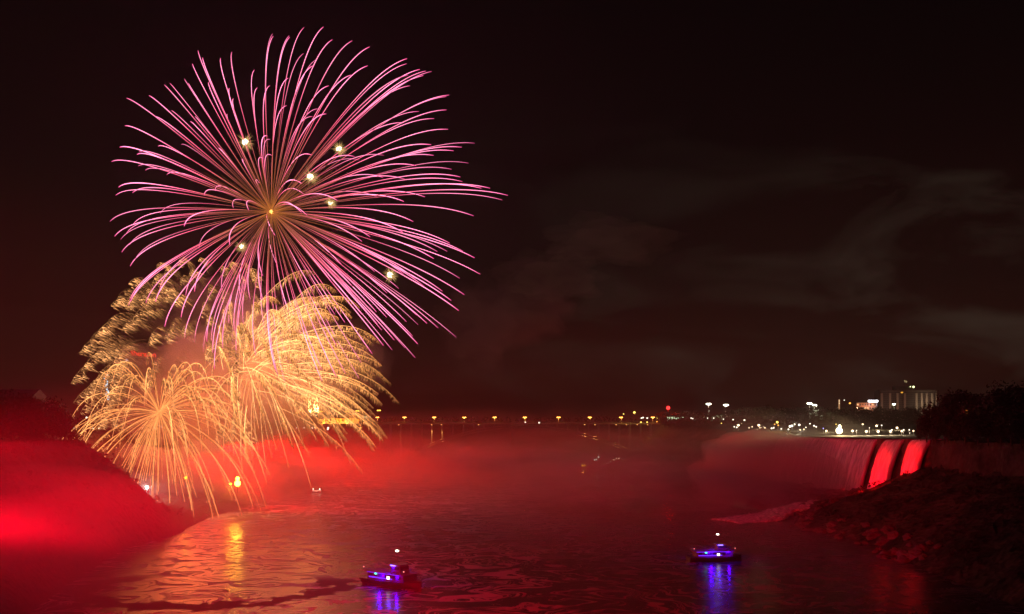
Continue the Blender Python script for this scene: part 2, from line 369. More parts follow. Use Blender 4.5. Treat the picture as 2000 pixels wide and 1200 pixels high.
_r = random.Random(21)
for _ in range(12):
    yy = _r.uniform(560, 1250); xx = _r.uniform(-150, 150)
    tag(puff('river_mist', (xx, yy, _r.uniform(8, 30)), (_r.uniform(35, 75), _r.uniform(50, 110), _r.uniform(10, 24)), 0.0028, amp=0.6, f=2.4, seed=_r.uniform(0, 99)), 'torn patch of red lit mist over the river', kind='stuff')
for r, d, sd in (((150, 220, 84), 0.00022, 1.3), ((140, 210, 58), 0.0004, 7.7), ((108, 170, 45), 0.0010, 2.2), ((80, 130, 33), 0.0020, 5.1), ((52, 90, 24), 0.0034, 9.4)):
    tag(puff('river_mist', (-165, 290, 12), r, d, amp=0.16, f=1.2, seed=sd), 'dense red lit mist drifting over the left bluff', kind='stuff')
sm = volume('smoke', (0.9, 0.9, 0.9), 0.002)
for k, (px, py, Y, r, d) in enumerate([
        (500, 735, 800, (78, 62, 62), 0.012), (390, 790, 780, (66, 60, 46), 0.012), (640, 715, 840, (48, 45, 40), 0.007), (420, 620, 860, (60, 50, 36), 0.005),
        (340, 940, 690, (64, 46, 26), 0.016), (480, 925, 740, (60, 50, 28), 0.010), (1000, 620, 1100, (64, 50, 36), 0.0025), (930, 640, 1100, (46, 40, 52), 0.0025),
        (1180, 470, 1200, (70, 50, 26), 0.004), (1080, 540, 1200, (60, 50, 30), 0.004)]):
    c = at(px, py, Y)
    tag(puff('smoke', c, r, d, amp=0.5, f=2.0, seed=k * 3.7), 'firework smoke drifting in the night sky', kind='stuff')

# ------------------------------------------------------------------ fireworks
def trail_material(name, strength):
    m = bpy.data.materials.new(name); m.use_nodes = True; nt = m.node_tree; nt.nodes.clear()
    out = nd(nt, 'ShaderNodeOutputMaterial'); e = nd(nt, 'ShaderNodeEmission', Strength=strength)
    a = nd(nt, 'ShaderNodeVertexColor', layer_name='glow'); nt.links.new(a.outputs[0], e.inputs[0]); nt.links.new(e.outputs[0], out.inputs[0])
    m.cycles.emission_sampling = 'NONE'
    return m
BURN = trail_material('burning_stars', 1.0)

class Sparks:
    def __init__(s): s.v = []; s.c = []; s.f = []; s.n = 0
    def tube(s, P, rad, C):
        P = np.asarray(P, float); n = len(P); T = np.gradient(P, axis=0); T /= np.linalg.norm(T, axis=1)[:, None] + 1e-9
        up = np.array([0.13, 0.97, 0.2]); A = np.cross(T, up); A /= np.linalg.norm(A, axis=1)[:, None] + 1e-9; B = np.cross(T, A)
        rad = np.asarray(rad)[:, None]
        for a in (0.5, 2.6, 4.7):
            s.v.append(P + (A * math.cos(a) + B * math.sin(a)) * rad); s.c.append(np.asarray(C, float))
        f = np.arange(n - 1)
        for i in range(3):
            j = (i + 1) % 3
            s.f.append(np.stack([s.n + i * n + f, s.n + i * n + f + 1, s.n + j * n + f + 1, s.n + j * n + f], 1))
        s.n += 3 * n
    def hairs(s, P, Q, rad, C, C2=None):
        """many straight sparks from P to Q, thin at the far end"""
        P = np.asarray(P, float); Q = np.asarray(Q, float); n = len(P); k = s.n
        for dx, dz in ((-1, 0.3), (1, 0.3), (0, -1)):
            s.v.append(P + np.stack([rad * dx, 0 * rad, rad * dz], 1)); s.c.append(np.asarray(C, float))
        s.v.append(Q); s.c.append(np.asarray(C if C2 is None else C2, float))
        i = np.arange(n)
        for a, b in ((0, 1), (1, 2), (2, 0)):
            s.f.append(np.stack([k + a * n + i, k + b * n + i, k + 3 * n + i, k + 3 * n + i], 1))
        s.n += 4 * n
    def build(s, name, parent=None, material=None):
        V = np.concatenate(s.v); C = np.concatenate(s.c); Fc = np.concatenate(s.f)
        tri = Fc[:, 2] == Fc[:, 3]
        faces = [tuple(r[:3]) if t else tuple(r) for r, t in zip(Fc.tolist(), tri.tolist())]
        o0 = np.array(parent.location) if parent is not None else np.zeros(3)
        me = bpy.data.meshes.new(name); me.from_pydata((V - o0).tolist(), [], faces)
        me.materials.append(material or BURN)
        at_ = me.color_attributes.new('glow', 'FLOAT_COLOR', 'POINT')
        at_.data.foreach_set('color', np.concatenate([C, np.ones((len(C), 1))], 1).astype(np.float32).ravel())
        o = bpy.data.objects.new(name, me); COL.objects.link(o)
        if parent is not None: o.parent = parent
        return o

def lerp_cols(s, stops):
    s = np.asarray(s); xs = [p[0] for p in stops]
    return np.stack([np.interp(s, xs, [p[1][k] for p in stops]) for k in range(3)], 1)

PINK_TIPS = [(247,192),(244,246),(291,187),(303,228),(321,166),(332,163),(334,216),(360,154),(368,163),(372,238),(376,125),(381,228),(387,99),
(396,113),(407,161),(431,114),(444,223),(448,173),(456,193),(453,102),(497,137),(503,172),(533,66),(534,71),(565,70),(566,73),(527,168),(563,153),
(522,266),(528,273),(560,207),(594,54),(593,105),(632,53),(649,78),(688,80),(722,92),(718,129),(686,147),(642,168),(619,116),(611,129),(621,213),
(637,223),(610,228),(795,115),(794,125),(820,136),(832,139),(843,140),(827,148),(800,168),(797,147),(877,186),(872,189),(818,218),(872,215),(848,232),
(788,240),(875,253),(927,280),(902,288),(842,283),(886,295),(847,304),(750,304),(692,306),(702,313),(609,303),(813,324),(915,319),(882,331),(899,346),
(903,355),(748,347),(790,350),(957,368),(940,368),(992,382),(981,391),(738,386),(830,385),(789,394),(925,422),(807,433),(659,392),(590,359),(593,379),
(787,454),(723,463),(707,472),(878,475),(904,491),(600,421),(589,415),(927,504),(938,536),(898,544),(907,576),(896,607),(881,587),(864,569),(891,659),
(856,641),(834,632),(814,616),(817,635),(794,629),(806,657),(816,672),(811,699),(791,680),(766,684),(749,675),(737,633),(779,564),(829,560),(812,545),
(732,531),(667,517),(689,560),(689,574),(650,554),(726,690),(543,521),(513,539),(489,585),(514,587),(612,569),(727,691),(706,709),(675,730),(657,736),
(629,723),(537,716),(564,713),(558,752),(585,704),(500,695),(463,710),(263,509),(256,588),(285,592),(304,589),(312,565),(322,638),(363,577),(380,570),
(354,620),(360,662),(380,669),(413,673),(404,667),(419,721),(433,568),(448,641),(459,650),(468,653),(463,688),(234,288),(218,316),(268,302),(272,297),
(309,286),(354,283),(270,325),(284,333),(326,342),(232,366),(226,382),(259,377),(399,382),(421,373),(456,407),(486,411),(313,418),(215,433),(260,439),
(224,462),(247,456),(236,468),(360,442),(238,493),(253,479),(428,291),(476,314),(507,358),(514,310),(531,304),(537,460),(389,486),(449,479),(470,960-380)]

def pink_burst():
    Y0 = 700; Cp = np.array([530.0, 414.0]); D = np.array([32.0, 46.0]); Rp = 400.0
    root = empty('firework', at(530, 414, Y0), label='large magenta pink chrysanthemum firework bursting highest in the sky', cat='firework')
    rnd = np.random.RandomState(3); k = 2.1; tips = list(PINK_TIPS)
    for _ in range(30):
        a_ = rnd.uniform(0.15, 2.9); r_ = rnd.uniform(210, 390); tips.append((530 + 40 + math.cos(a_) * r_, 414 + 20 + math.sin(a_) * r_ * 0.86))
    # the ones that end behind the gold sparks
    tips.sort(key=lambda t: -math.hypot(t[0] - 530, t[1] - 414)); rest = Sparks(); n_parts = 0
    o0 = np.array([1000.0, HY])
    for i, t in enumerate(tips):
        v = np.array(t, float) - Cp - D
        d = math.sqrt(max(0, Rp ** 2 - v @ v)) * rnd.choice([-1, 1]) * rnd.uniform(0.75, 1.0)
        s = np.linspace(0, 1, 34) ** 1.25
        f = (1 - np.exp(-k * s)) / (1 - math.exp(-k)); h = (s - (1 - np.exp(-k * s)) / k) / (1 - (1 - math.exp(-k)) / k)
        px = Cp[0] + v[0] * f + D[0] * h; py = Cp[1] + v[1] * f + D[1] * h
        q = (d * f) * Y0 / F                              # real depth of this star, metres
        Yd = Y0 + q
        P = np.stack([(px - o0[0]) * Yd / F, Yd, H0 + (o0[1] - py) * Yd / F], 1)
        b = rnd.uniform(0.6, 1.35)
        C = lerp_cols(s, [(0, (0.6, 0.18, 0.03)), (0.05, (0.34, 0.09, 0.035)), (0.13, (0.62, 0.16, 0.10)), (0.21, (1.05, 0.18, 0.20)),
                          (0.31, (1.6, 0.20, 0.40)), (0.6, (2.6, 0.66, 1.15)), (0.88, (2.3, 0.50, 1.0)), (1.0, (1.1, 0.08, 0.34))]) * b
        rad = np.interp(s, [0, 0.12, 0.3, 0.6, 1.0], [0.10, 0.13, 0.20, 0.27, 0.22]) * rnd.uniform(0.7, 1.3)
        if n_parts < 99:
            sp = Sparks(); sp.tube(P, rad, C); sp.build('star_trail', root); n_parts += 1
        else: rest.tube(P, rad, C)
    # early, dim brown spokes round the core
    for i in range(34):
        a = rnd.uniform(0, 2 * math.pi); r = rnd.uniform(60, 210); s = np.linspace(0.1, 1, 6)
        px = Cp[0] + math.cos(a) * r * s; py = Cp[1] + math.sin(a) * r * s
        Yd = Y0 + s * rnd.uniform(-60, 60)
        P = np.stack([(px - o0[0]) * Yd / F, Yd, H0 + (o0[1] - py) * Yd / F], 1)
        rest.tube(P, np.full(6, 0.14), lerp_cols(s, [(0, (0.5, 0.15, 0.03)), (1, (0.16, 0.04, 0.012))]))
    tag(rest.build('star_trail', root), kind='stuff')
    mb = MB(); mb.ball((0, 0, 0), 1.5, n=12, k=8); mb.build('burst_core', glow('core', (1.0, 0.42, 0.08), 6.0), root)
    lamp('core_light', 'POINT', at(530, 414, Y0), (1, 0.45, 0.12), 9e4, radius=1.5, parent=root)
    lamp('burst_light', 'POINT', at(560, 380, Y0), (1, 0.015, 0.28), 6e5, radius=40, parent=root)
pink_burst()

GOLD = (1.0, 0.47, 0.13)
def gold_burst(label, c, Y0, Rp, D, n, dirf, k, hair, stops, rad0, parts=70, seed=1, smin=0.0, hl=(3, 9), hdir=(0.3, 1.0), t_rng=(0.85, 1.1), wob=0.5, light=None, hb=0.6, jit=0, gain=1.9, hr=1.0):
    root = empty('firework', at(c[0], c[1], Y0), label=label, cat='firework', group='gold willow fireworks low over the gorge')
    rnd = np.random.RandomState(seed); rest = Sparks(); m = Y0 / F; o0 = np.array([1000.0, HY])
    for i in range(n):
        v = dirf(rnd) * Rp * rnd.uniform(0.86, 1.06)         # (right, down, depth) in photo pixels
        te = rnd.uniform(*t_rng); jx, jy = rnd.normal(0, jit + 1e-6, 2)
        s = np.linspace(smin, te, 40)
        f = (1 - np.exp(-k * s)) / (1 - math.exp(-k)); h = (s - (1 - np.exp(-k * s)) / k) / (1 - (1 - math.exp(-k)) / k)
        w = np.cumsum(rnd.normal(0, wob, (40, 2)), axis=0) * np.linspace(0, 0.35, 40)[:, None]
        px = c[0] + jx + v[0] * f + D[0] * h + w[:, 0]; py = c[1] + jy + v[1] * f + D[1] * h + w[:, 1]; Yd = Y0 + v[2] * f * m
        P = np.stack([(px - o0[0]) * Yd / F, Yd, H0 + (o0[1] - py) * Yd / F], 1)
        b = rnd.uniform(0.6, 1.25) * gain
        C = lerp_cols((s - smin) / (te - smin), stops) * b * rnd.uniform(0.8, 1.2, (40, 1))
        sp = Sparks() if i < parts else rest
        sp.tube(P, np.interp(s, [0, 0.5, te], [0.6, 1, 0.7]) * rad0 * rnd.uniform(0.55, 1.25), C)
        if hair:
            u = rnd.uniform(0.12, 1, hair) ** 0.75 * 38.9; i0 = u.astype(int); fr = (u - i0)[:, None]
            A = P[i0] * (1 - fr) + P[i0 + 1] * fr
            back = P[i0] - P[i0 + 1]; back /= np.linalg.norm(back, axis=1)[:, None] + 1e-9
            A = A + rnd.normal(0, 0.5, (hair, 3))
            ln = rnd.uniform(hl[0], hl[1], (hair, 1)) * m * np.interp(i0 / 39.0, [0, 0.25, 0.9, 1], [0.3, 1, 1, 0.4])[:, None]
            off = rnd.uniform(0, 0.8, (hair, 1)) * ln
            dd = np.array([[hdir[0], 0.0, -hdir[1]]]) + rnd.normal(0, 0.12, (hair, 3)) + back * 0.45
            A = A + dd * off; Q = A + dd * ln
            Ch = lerp_cols(i0 / 39.0, stops) * b * (0.15 + 2.3 * rnd.uniform(0, 1, (hair, 1)) ** 2.5) * hb
            sp.hairs(A, Q, rnd.uniform(0.14, 0.30, hair) * hr * m / 0.4, Ch, Ch * 0.4)
        if i < parts: sp.build('star_trail', root)
    if rest.v: tag(rest.build('star_trail', root), kind='stuff')
    for (lp, ly, col, pw, rr) in (light or []): lamp('burst_light', 'POINT', at(*lp, ly), col, pw, radius=rr, parent=root)
    return root
def sphere_dir(rnd, flt=lambda v: True):
    while True:
        v = rnd.normal(0, 1, 3); v /= np.linalg.norm(v)
        if flt(v): return v
ORG = (1.0, 0.20, 0.055)
# low front willow, long drooping strands
gold_burst('low golden willow firework with clean drooping strands near the left bank', (312, 806), 640, 226, (0, 160), 132,
           lambda r: sphere_dir(r), 2.1, 70,
           [(0, (0.75, 0.26, 0.07)), (0.3, (0.95, 0.34, 0.09)), (0.6, (1.25, 0.54, 0.16)), (0.85, (1.0, 0.36, 0.11)), (1, (0.5, 0.12, 0.04))],
           0.21, parts=99, seed=5, hl=(3, 8), hdir=(0.15, 0.9), t_rng=(0.80, 1.12), wob=0.35, hb=0.5,
           light=[((330, 800), 700, ORG, 4e5, 40), ((340, 940), 690, (1, 0.055, 0.045), 5e5, 40)])  # the red one is an unseen fill added for the bank mist
# bright centre and right-hand plumes
gold_burst('bright golden willow firework with feathery plumes arching right over the bridge end', (470, 722), 760, 262, (26, 96), 150,
           lambda r: sphere_dir(r, lambda v: v[0] > -0.15 and -0.84 < v[1] < 0.32), 2.2, 260,
           [(0, (1.3, 0.62, 0.20)), (0.25, (1.5, 0.72, 0.24)), (0.55, (1.15, 0.47, 0.13)), (0.85, (0.70, 0.26, 0.07)), (1, (0.35, 0.11, 0.035))],
           0.20, parts=99, seed=8, smin=0.13, jit=22, gain=2.3, hl=(4, 15), hr=0.5, hdir=(0.28, 0.75), t_rng=(0.8, 1.05), hb=0.62,
           light=[((500, 720), 800, (1, 0.24, 0.07), 5e5, 45), ((430, 800), 790, (1, 0.20, 0.06), 4e5, 45), ((600, 760), 830, (1, 0.22, 0.06), 1.6e5, 20)])
# brown tufts arching left and up
gold_burst('dim bronze willow firework of short feathery tufts arching up and left', (432, 704), 860, 288, (-6, 104), 126,
           lambda r: sphere_dir(r, lambda v: v[0] < 0.3 and v[1] < 0.42), 2.9, 80,
           [(0, (0.02, 0.008, 0.003)), (0.25, (0.10, 0.04, 0.015)), (0.55, (0.40, 0.16, 0.05)), (0.85, (0.80, 0.35, 0.12)), (1, (0.62, 0.26, 0.085))],
           0.10, parts=99, seed=12, smin=0.30, hl=(9, 24), hdir=(0.40, 0.66), t_rng=(0.82, 1.08), hb=1.0)
# inner orange arcs of the same shells
gold_burst('small golden palm firework crossing the brightest smoke', (498, 708), 720, 150, (26, 110), 46,
           lambda r: sphere_dir(r), 2.4, 30,
           [(0, (0.9, 0.34, 0.10)), (0.5, (1.3, 0.62, 0.22)), (1, (0.8, 0.27, 0.08))], 0.24, parts=50, seed=31, smin=0.1, jit=12, gain=1.2, t_rng=(0.8, 1.1), hb=0.5)

# strobe flashes among the pink trails
for (px, py, r, lb) in [(479, 278, 1.0, 'cream white flash star upper left inside the pink firework'),
        (662, 291, 0.85, 'cream white flash star upper right inside the pink firework'),
        (606, 346, 1.0, 'cream white flash star just above right of the pink core'),
        (646, 397, 0.7, 'smallest cream white flash star, level with the pink core on its right'),
        (472, 482, 0.75, 'cream white flash star below left of the pink core'),
        (762, 537, 0.95, 'cream white flash star farthest right, among the lower pink trails')]:
    Y0 = 690; p = at(px, py, Y0); root = empty('flash_star', p, label=lb, cat='firework', group='cream flash stars in the pink firework')
    mb = MB(); mb.ball((0, 0, 0), 2.3 * r, n=12, k=8); mb.build('flash_core', glow('flash', (1.0, 0.86, 0.55), 5.0), root)
    rnd = np.random.RandomState(px); n = 150; d = rnd.normal(0, 1, (n, 3)); d[:, 0] += 0.35; d[:, 2] -= 0.25; d /= np.linalg.norm(d, axis=1)[:, None]
    P = np.array(p) + d * 1.5; Q = np.array(p) + d * rnd.uniform(3, 9, (n, 1)) * r
    Ch = np.array([[0.75, 0.46, 0.16]]) * rnd.uniform(0.4, 1.3, (n, 1)); sp = Sparks(); sp.hairs(P, Q, np.full(n, 0.30), Ch * 1.3, Ch * 0.2); sp.build('spark_rays', root)
    lamp('flash_light', 'POINT', p, (1, 0.72, 0.35), 4e5 * r, radius=2.2, parent=root)

# ------------------------------------------------------------------ trees
def leaf_mesh(name, c, r, nclump, leaf, seed, mats, nleaf=26, squash=0.8, core=0):
    rnd = random.Random(seed); mb = MB()
    for _ in range(nclump):
        while True:
            d = Vector((rnd.gauss(0, 1), rnd.gauss(0, 1), rnd.gauss(0, 1)))
            if d.length > 0.1: break
        d.normalize(); rr = rnd.uniform(0.45, 1.0) ** 0.6
        cc = Vector(c) + Vector((d.x * r[0], d.y * r[1], d.z * r[2])) * rr * (1 + 0.25 * fbm(d.x * 2 + seed, d.y * 2, d.z * 2, 2))
        cr = rnd.uniform(0.18, 0.36) * min(r)
        for _ in range(nleaf):
            o = Vector((rnd.gauss(0, 1), rnd.gauss(0, 1), rnd.gauss(0, squash))) * cr * 0.6
            a = Vector((rnd.gauss(0, 1), rnd.gauss(0, 1), rnd.gauss(0, 1))).normalized(); b = a.orthogonal().normalized(); L = leaf * rnd.uniform(0.6, 1.3)
            p = cc + o
            mb.add([p - a * L, p + b * L * 0.55, p + a * L, p - b * L * 0.55], [(0, 1, 2, 3)])
    return mb
def make_tree(seed, h, r, label):
    root = empty('tree', (0, 0, 0), label=label, cat='tree'); rnd = random.Random(seed)
    tb = MB(); tb.tube((0, 0, -1.5), (0, 0, h * 0.45), 0.03 * h, 0.018 * h); tb.tube((0, 0, h * 0.45), (0.2, 0, h * 0.8), 0.018 * h, 0.006 * h)
    for _ in range(6):
        a = rnd.uniform(0, 6.28); z = h * rnd.uniform(0.3, 0.6)
        tb.tube((0, 0, z), (math.cos(a) * r * 0.7, math.sin(a) * r * 0.7, z + h * 0.2), 0.010 * h, 0.004 * h, n=6)
    tb.build('trunk', BARK, root)
    leaf_mesh('crown', (0, 0, h * 0.58), (r, r, h * 0.42), 85, 0.034 * h, seed, LEAF).build('crown', LEAF, root)
    return root
protos = [make_tree(1, 20, 8.5, ''), make_tree(2, 20, 7, ''), make_tree(3, 20, 9.5, '')]
used = [False] * 3
def place_tree(kind, x, y, z, h, rz, label, group):
    t = protos[kind] if not used[kind] else copy_tree(protos[kind]); used[kind] = True
    t.location = (x, y, z); t.scale = (h / 20,) * 3; t.rotation_euler = (0, 0, rz); t['label'] = label; t['group'] = group
# right rim: (crown top px, py, Y)
rt = [(1798, 838, 565), (1810, 812, 556), (1828, 804, 545), (1850, 770, 540), (1876, 768, 530), (1904, 777, 524), (1926, 770, 512), (1952, 768, 505), (1976, 752, 495), (1999, 754, 470),
      (1845, 812, 520), (1885, 808, 500), (1930, 806, 485), (1975, 800, 470), (1865, 830, 510), (1910, 825, 490), (1955, 822, 475), (1995, 815, 455), (1825, 838, 535), (2010, 770, 460)]
for i, (px, py, Y) in enumerate(rt):
    p = at(px, py, Y); g = 48.5; h = max(6, p.z - g) * 1.0
    lb = f'black silhouetted leafy tree on the right cliff rim, {ORD[i]} from its left end' if i < 10 else f'low dark tree filling in below the right rim trees, {ORD[i - 10]} from the left'
    place_tree(i % 3, p.x, Y, g, h, i * 1.3, lb, 'trees on the right cliff rim')
lt = [(126, 812, 500), (144, 842, 500), (160, 862, 505), (184, 884, 500), (206, 902, 505), (226, 922, 500), (248, 938, 508), (-8, 768, 440), (22, 776, 470), (52, 775, 470), (84, 780, 480), (104, 785, 490), (66, 800, 450), (118, 812, 498)]
for i, (px, py, Y) in enumerate(lt):
    p = at(px, py, Y); g = height(LEFT, p.x, Y) - 0.5; h = max(7 if i > 6 else 4.5, p.z - g)
    place_tree((i + 1) % 3, p.x, Y, g, h, i * 2.1, f'dark red lit tree on the left bluff at the frame edge, {ORD[i]} from the left', 'trees on the left bluff')

def wood(name, label, pts, seed):
    mb = MB(); rnd = random.Random(seed)
    for (x, y, z, h) in pts:
        r = h * rnd.uniform(0.42, 0.6)
        sub = leaf_mesh('', (x, y, z + h * 0.5), (r, r * 0.8, h * 0.5), 16, 1.3, rnd.randint(0, 99999), None, nleaf=20)
        mb.add(sub.v, sub.f)
        mb.tube((x, y, z - 2), (x, y, z + h * 0.5), 0.4, 0.25, n=5)
    return tag(mb.build(name, LEAF), label, kind='stuff')
pts = []; rnd = random.Random(4)
def ridge(px):  # photo row of the wood's skyline
    return np.interp(px, [1290, 1320, 1362, 1385, 1400, 1420, 1455, 1500, 1530, 1560, 1600, 1640, 1680, 1710, 1745, 1775, 1800, 1850],
                     [806, 803, 806, 812, 812, 805, 798, 792, 797, 796, 797, 797, 797, 792, 801, 793, 795, 790])
for i in range(120):
    px = 1292 + i * 4.8 + rnd.uniform(-3, 3); Y = rnd.uniform(1350, 1650)
    top = at(px, ridge(px) + rnd.uniform(-1.5, 3), Y); pts.append((top.x, Y, 56, max(9, top.z - 56)))
for i in range(60):
    px = 1300 + i * 8.5 + rnd.uniform(-4, 4); Y = rnd.uniform(1180, 1300); pts.append((at(px, 822, Y).x, Y, 52, rnd.uniform(8, 13)))
wood('woods', 'dark wooded ridge behind the lights above the falls', pts, 6)
pts = []
for i in range(70):
    px = 640 + i * 9.5 + rnd.uniform(-5, 5); Y = rnd.uniform(2300, 2600); pts.append((at(px, 822, Y).x, Y, 56, rnd.uniform(7, 17)))
wood('woods', 'low dark line of trees far beyond the bridge lamps', pts, 9)
pts = []
for i in range(70):
    px = 110 + i * 7 + rnd.uniform(-4, 4); Y = rnd.uniform(900, 1200); pts.append((at(px, 822, Y).x - 15, Y, 50, rnd.uniform(9, 15)))
wood('woods', 'dark trees behind the left promenade lights', pts, 10)
# scrub on the gorge slopes
def scrub(tab, sgn, y0, y1, n, seed, label):
    mb = MB(); rnd = random.Random(seed)
    for _ in range(n):
        Y = rnd.uniform(y0, y1); p = profile(tab, Y); u = rnd.uniform(0.8, 3.0 if sgn > 0 else 4.4); i = int(u); t = u - i
        x = p[i][0] + (p[i + 1][0] - p[i][0]) * t; z = p[i][1] + (p[i + 1][1] - p[i][1]) * t
        h = rnd.uniform(2.0, 5.0)
        sub = leaf_mesh('', (x, Y, z + h * 0.4), (h * 0.7, h * 0.7, h * 0.5), 7, 0.42, rnd.randint(0, 99999), None, nleaf=16)
        mb.add(sub.v, sub.f)
    return tag(mb.build('scrub', LEAF), label, kind='stuff')
scrub(RIGHT, 1, 320, 568, 150, 3, 'dark scrub covering the right talus slope')
scrub(LEFT, -1, 330, 600, 130, 4, 'dark scrub covering the left bluff slope')
# boulders along the right shore and under the falls: each a thing of its own
def boulder_mesh(seed):
    bm = bmesh.new(); bmesh.ops.create_icosphere(bm, subdivisions=3, radius=1)
    for v in bm.verts:
        d = v.co.normalized(); v.co = d * (1 + 0.45 * fbm(d.x * 1.3 + seed, d.y * 1.3, d.z * 1.3, 3)); v.co.z *= 0.7
        v.co.x = round(v.co.x * 3.2) / 3.2 * 0.4 + v.co.x * 0.6
    me = bpy.data.meshes.new('boulder'); bm.to_mesh(me); bm.free(); me.materials.append(ROCK); return me
bms = [boulder_mesh(s) for s in (1.5, 7.2, 13.9)]
def boulders(spec, label, group):
    for i, (x, y, z, r, rz) in enumerate(spec):
        o = bpy.data.objects.new('boulder', bms[i % 3]); COL.objects.link(o)
        o.location = (x, y, z); o.scale = (r * 1.2, r, r); o.rotation_euler = (0.2, 0.1, rz); tag(o, label, 'boulder', group)
rnd = random.Random(11)
spec = []
for i in range(60):
    Y = rnd.uniform(400, 566); p = profile(RIGHT, Y); x = p[0][0] + rnd.uniform(-2, 16); spec.append((x, Y, max(0.2, height(RIGHT, x, Y) + 0.2), rnd.uniform(1.0, 3.2), rnd.uniform(0, 6)))
boulders(spec, 'dark angular boulder on the right shore below the cliff', 'boulders on the right shore')
spec = []
for i in range(80):
    Y = rnd.uniform(575, 765); p = profile(RIGHT, Y); t = rnd.uniform(0, 1); x = p[0][0] + t * (p[3][0] - p[0][0]) - 4; spec.append((x, Y, max(0.2, height(RIGHT, x, Y) + 0.4), rnd.uniform(1.2, 4.2), rnd.uniform(0, 6)))
boulders(spec, 'wet boulder in the spray at the foot of the falls', 'boulders under the falls')

# ------------------------------------------------------------------ the falls
def water_curtain_material():
    m = bpy.data.materials.new('falling_water'); m.use_nodes = True; nt = m.node_tree; L = nt.links.new
    b = nt.nodes['Principled BSDF']; b.inputs['Roughness'].default_value = 0.5
    tc = nd(nt, 'ShaderNodeTexCoord'); mp = nd(nt, 'ShaderNodeMapping'); mp.inputs['Scale'].default_value = (0.3, 0.5, 0.025); L(tc.outputs['Object'], mp.inputs[0])
    nz = nd(nt, 'ShaderNodeTexNoise', Scale=1.0, Detail=7.0, Roughness=0.6); L(mp.outputs[0], nz.inputs['Vector'])
    cr = nd(nt, 'ShaderNodeValToRGB'); L(nz.outputs['Fac'], cr.inputs[0]); cr.color_ramp.elements[0].position = 0.3; cr.color_ramp.elements[1].position = 0.65
    cr.color_ramp.elements[0].color = (0.30, 0.32, 0.32, 1); cr.color_ramp.elements[1].color = (0.85, 0.87, 0.87, 1); L(cr.outputs[0], b.inputs['Base Color'])
    bp = nd(nt, 'ShaderNodeBump', Strength=0.4, Distance=1.0); L(nz.outputs['Fac'], bp.inputs['Height']); L(bp.outputs[0], b.inputs['Normal'])
    return m
FALL = water_curtain_material()
def curtain(name, label, brink, reach, zb, seed):
    """a thick sheet of falling water: crest behind the lip, free fall outward to the rocks"""
    mb = MB(); n = len(brink); K = 26; front = []; back = []
    for j, (x, y, z) in enumerate(brink):
        for i in range(K):
            t = i / (K - 1)
            if t < 0.15: xx = x + 7 * (1 - t / 0.15); zz = z + 0.4 * (1 - t / 0.15)
            else:
                u = (t - 0.15) / 0.85; xx = x - reach * u ** 0.62 * (1 + 0.15 * fbm(y * 0.08, u, seed)); zz = z - (z - zb) * u ** 1.25
            rip = 1.1 * fbm(y * 0.28, t * 1.2, seed + 4) + 0.9 * fbm(y * 0.9, t * 4.0, seed + 8, 3) * t
            front.append((xx - rip, y, zz)); back.append((xx + 2.0, y, zz - 1.0))
    m = n * K; fs = []
    for j in range(n - 1):
        for i in range(K - 1):
            a = j * K + i; fs.append((a, a + K, a + K + 1, a + 1)); fs.append((m + a, m + a + 1, m + a + K + 1, m + a + K))
    for i in range(K - 1): fs.append((i, i + 1, m + i + 1, m + i)); a = (n - 1) * K + i; fs.append((a + 1, a, m + a, m + a + 1))
    mb.add(front + back, fs)
    return tag(mb.build(name, FALL, smooth=True), label, 'waterfall')
def brinkline(pts, n):
    ys = np.linspace(pts[0][1], pts[-1][1], n); Ys = [p[1] for p in pts]
    return [(float(np.interp(y, Ys, [p[0] for p in pts])) + 1.6 * fbm(y * 0.05, 1) + 0.7 * fbm(y * 0.25, 6), float(y), float(np.interp(y, Ys, [p[2] for p in pts])) + 0.5 * fbm(y * 0.12, 9)) for y in ys]
curtain('waterfall', 'narrow bright red waterfall strip nearest the right cliff', brinkline([(239, 556, 49.2), (239, 577, 48.8)], 40), 11, 18, 1)
curtain('waterfall', 'bright red waterfall sheet left of the dark island rock', brinkline([(238, 590, 48.6), (237, 615, 48.2)], 48), 13, 14, 2)
curtain('waterfall', 'long shadowy waterfall veiled in red mist, farthest left', brinkline([(236, 626, 48.0), (229, 720, 47.4), (222, 800, 46.6)], 160), 13, 10, 3)
def crag(name, label, c, d, seed):
    bm = bmesh.new(); bmesh.ops.create_cube(bm, size=1); bmesh.ops.subdivide_edges(bm, edges=bm.edges[:], cuts=9, use_grid_fill=True)
    for v in bm.verts:
        n = fbm(v.co.x * 3 + seed, v.co.y * 3, v.co.z * 3, 4); st = fbm(seed, 0.3, v.co.z * 9, 2)
        v.co = Vector((v.co.x * (1 + 0.3 * n + 0.12 * st), v.co.y * (1 + 0.3 * n), v.co.z)); v.co = Vector((v.co.x * d[0], v.co.y * d[1], v.co.z * d[2]))
    me = bpy.data.meshes.new(name); bm.to_mesh(me); bm.free(); me.materials.append(ROCK); o = bpy.data.objects.new(name, me); COL.objects.link(o); o.location = c
    return tag(o, label, 'rock')
crag('rock_island', 'dark rock island dividing the two bright red falls', (244, 583, 33), (15, 9, 32), 2)
crag('rock_outcrop', 'slim dark rock rib beside the veiled long waterfall', (239, 621, 31), (9, 5, 35), 5)
# river above the brink
rb = MB(); rb.add([(240, 556, 49.35), (239, 598, 49.0), (237, 626, 48.6), (223, 806, 47.3), (420, 830, 49.9), (420, 560, 50.6)], [(5, 4, 3, 2, 1, 0)])
tag(rb.build('upper_river_water', mat('rapids_water', (0.10, 0.11, 0.11), 0.75, scale=0.25, amt=0.6, bump=0.5)), kind='structure')
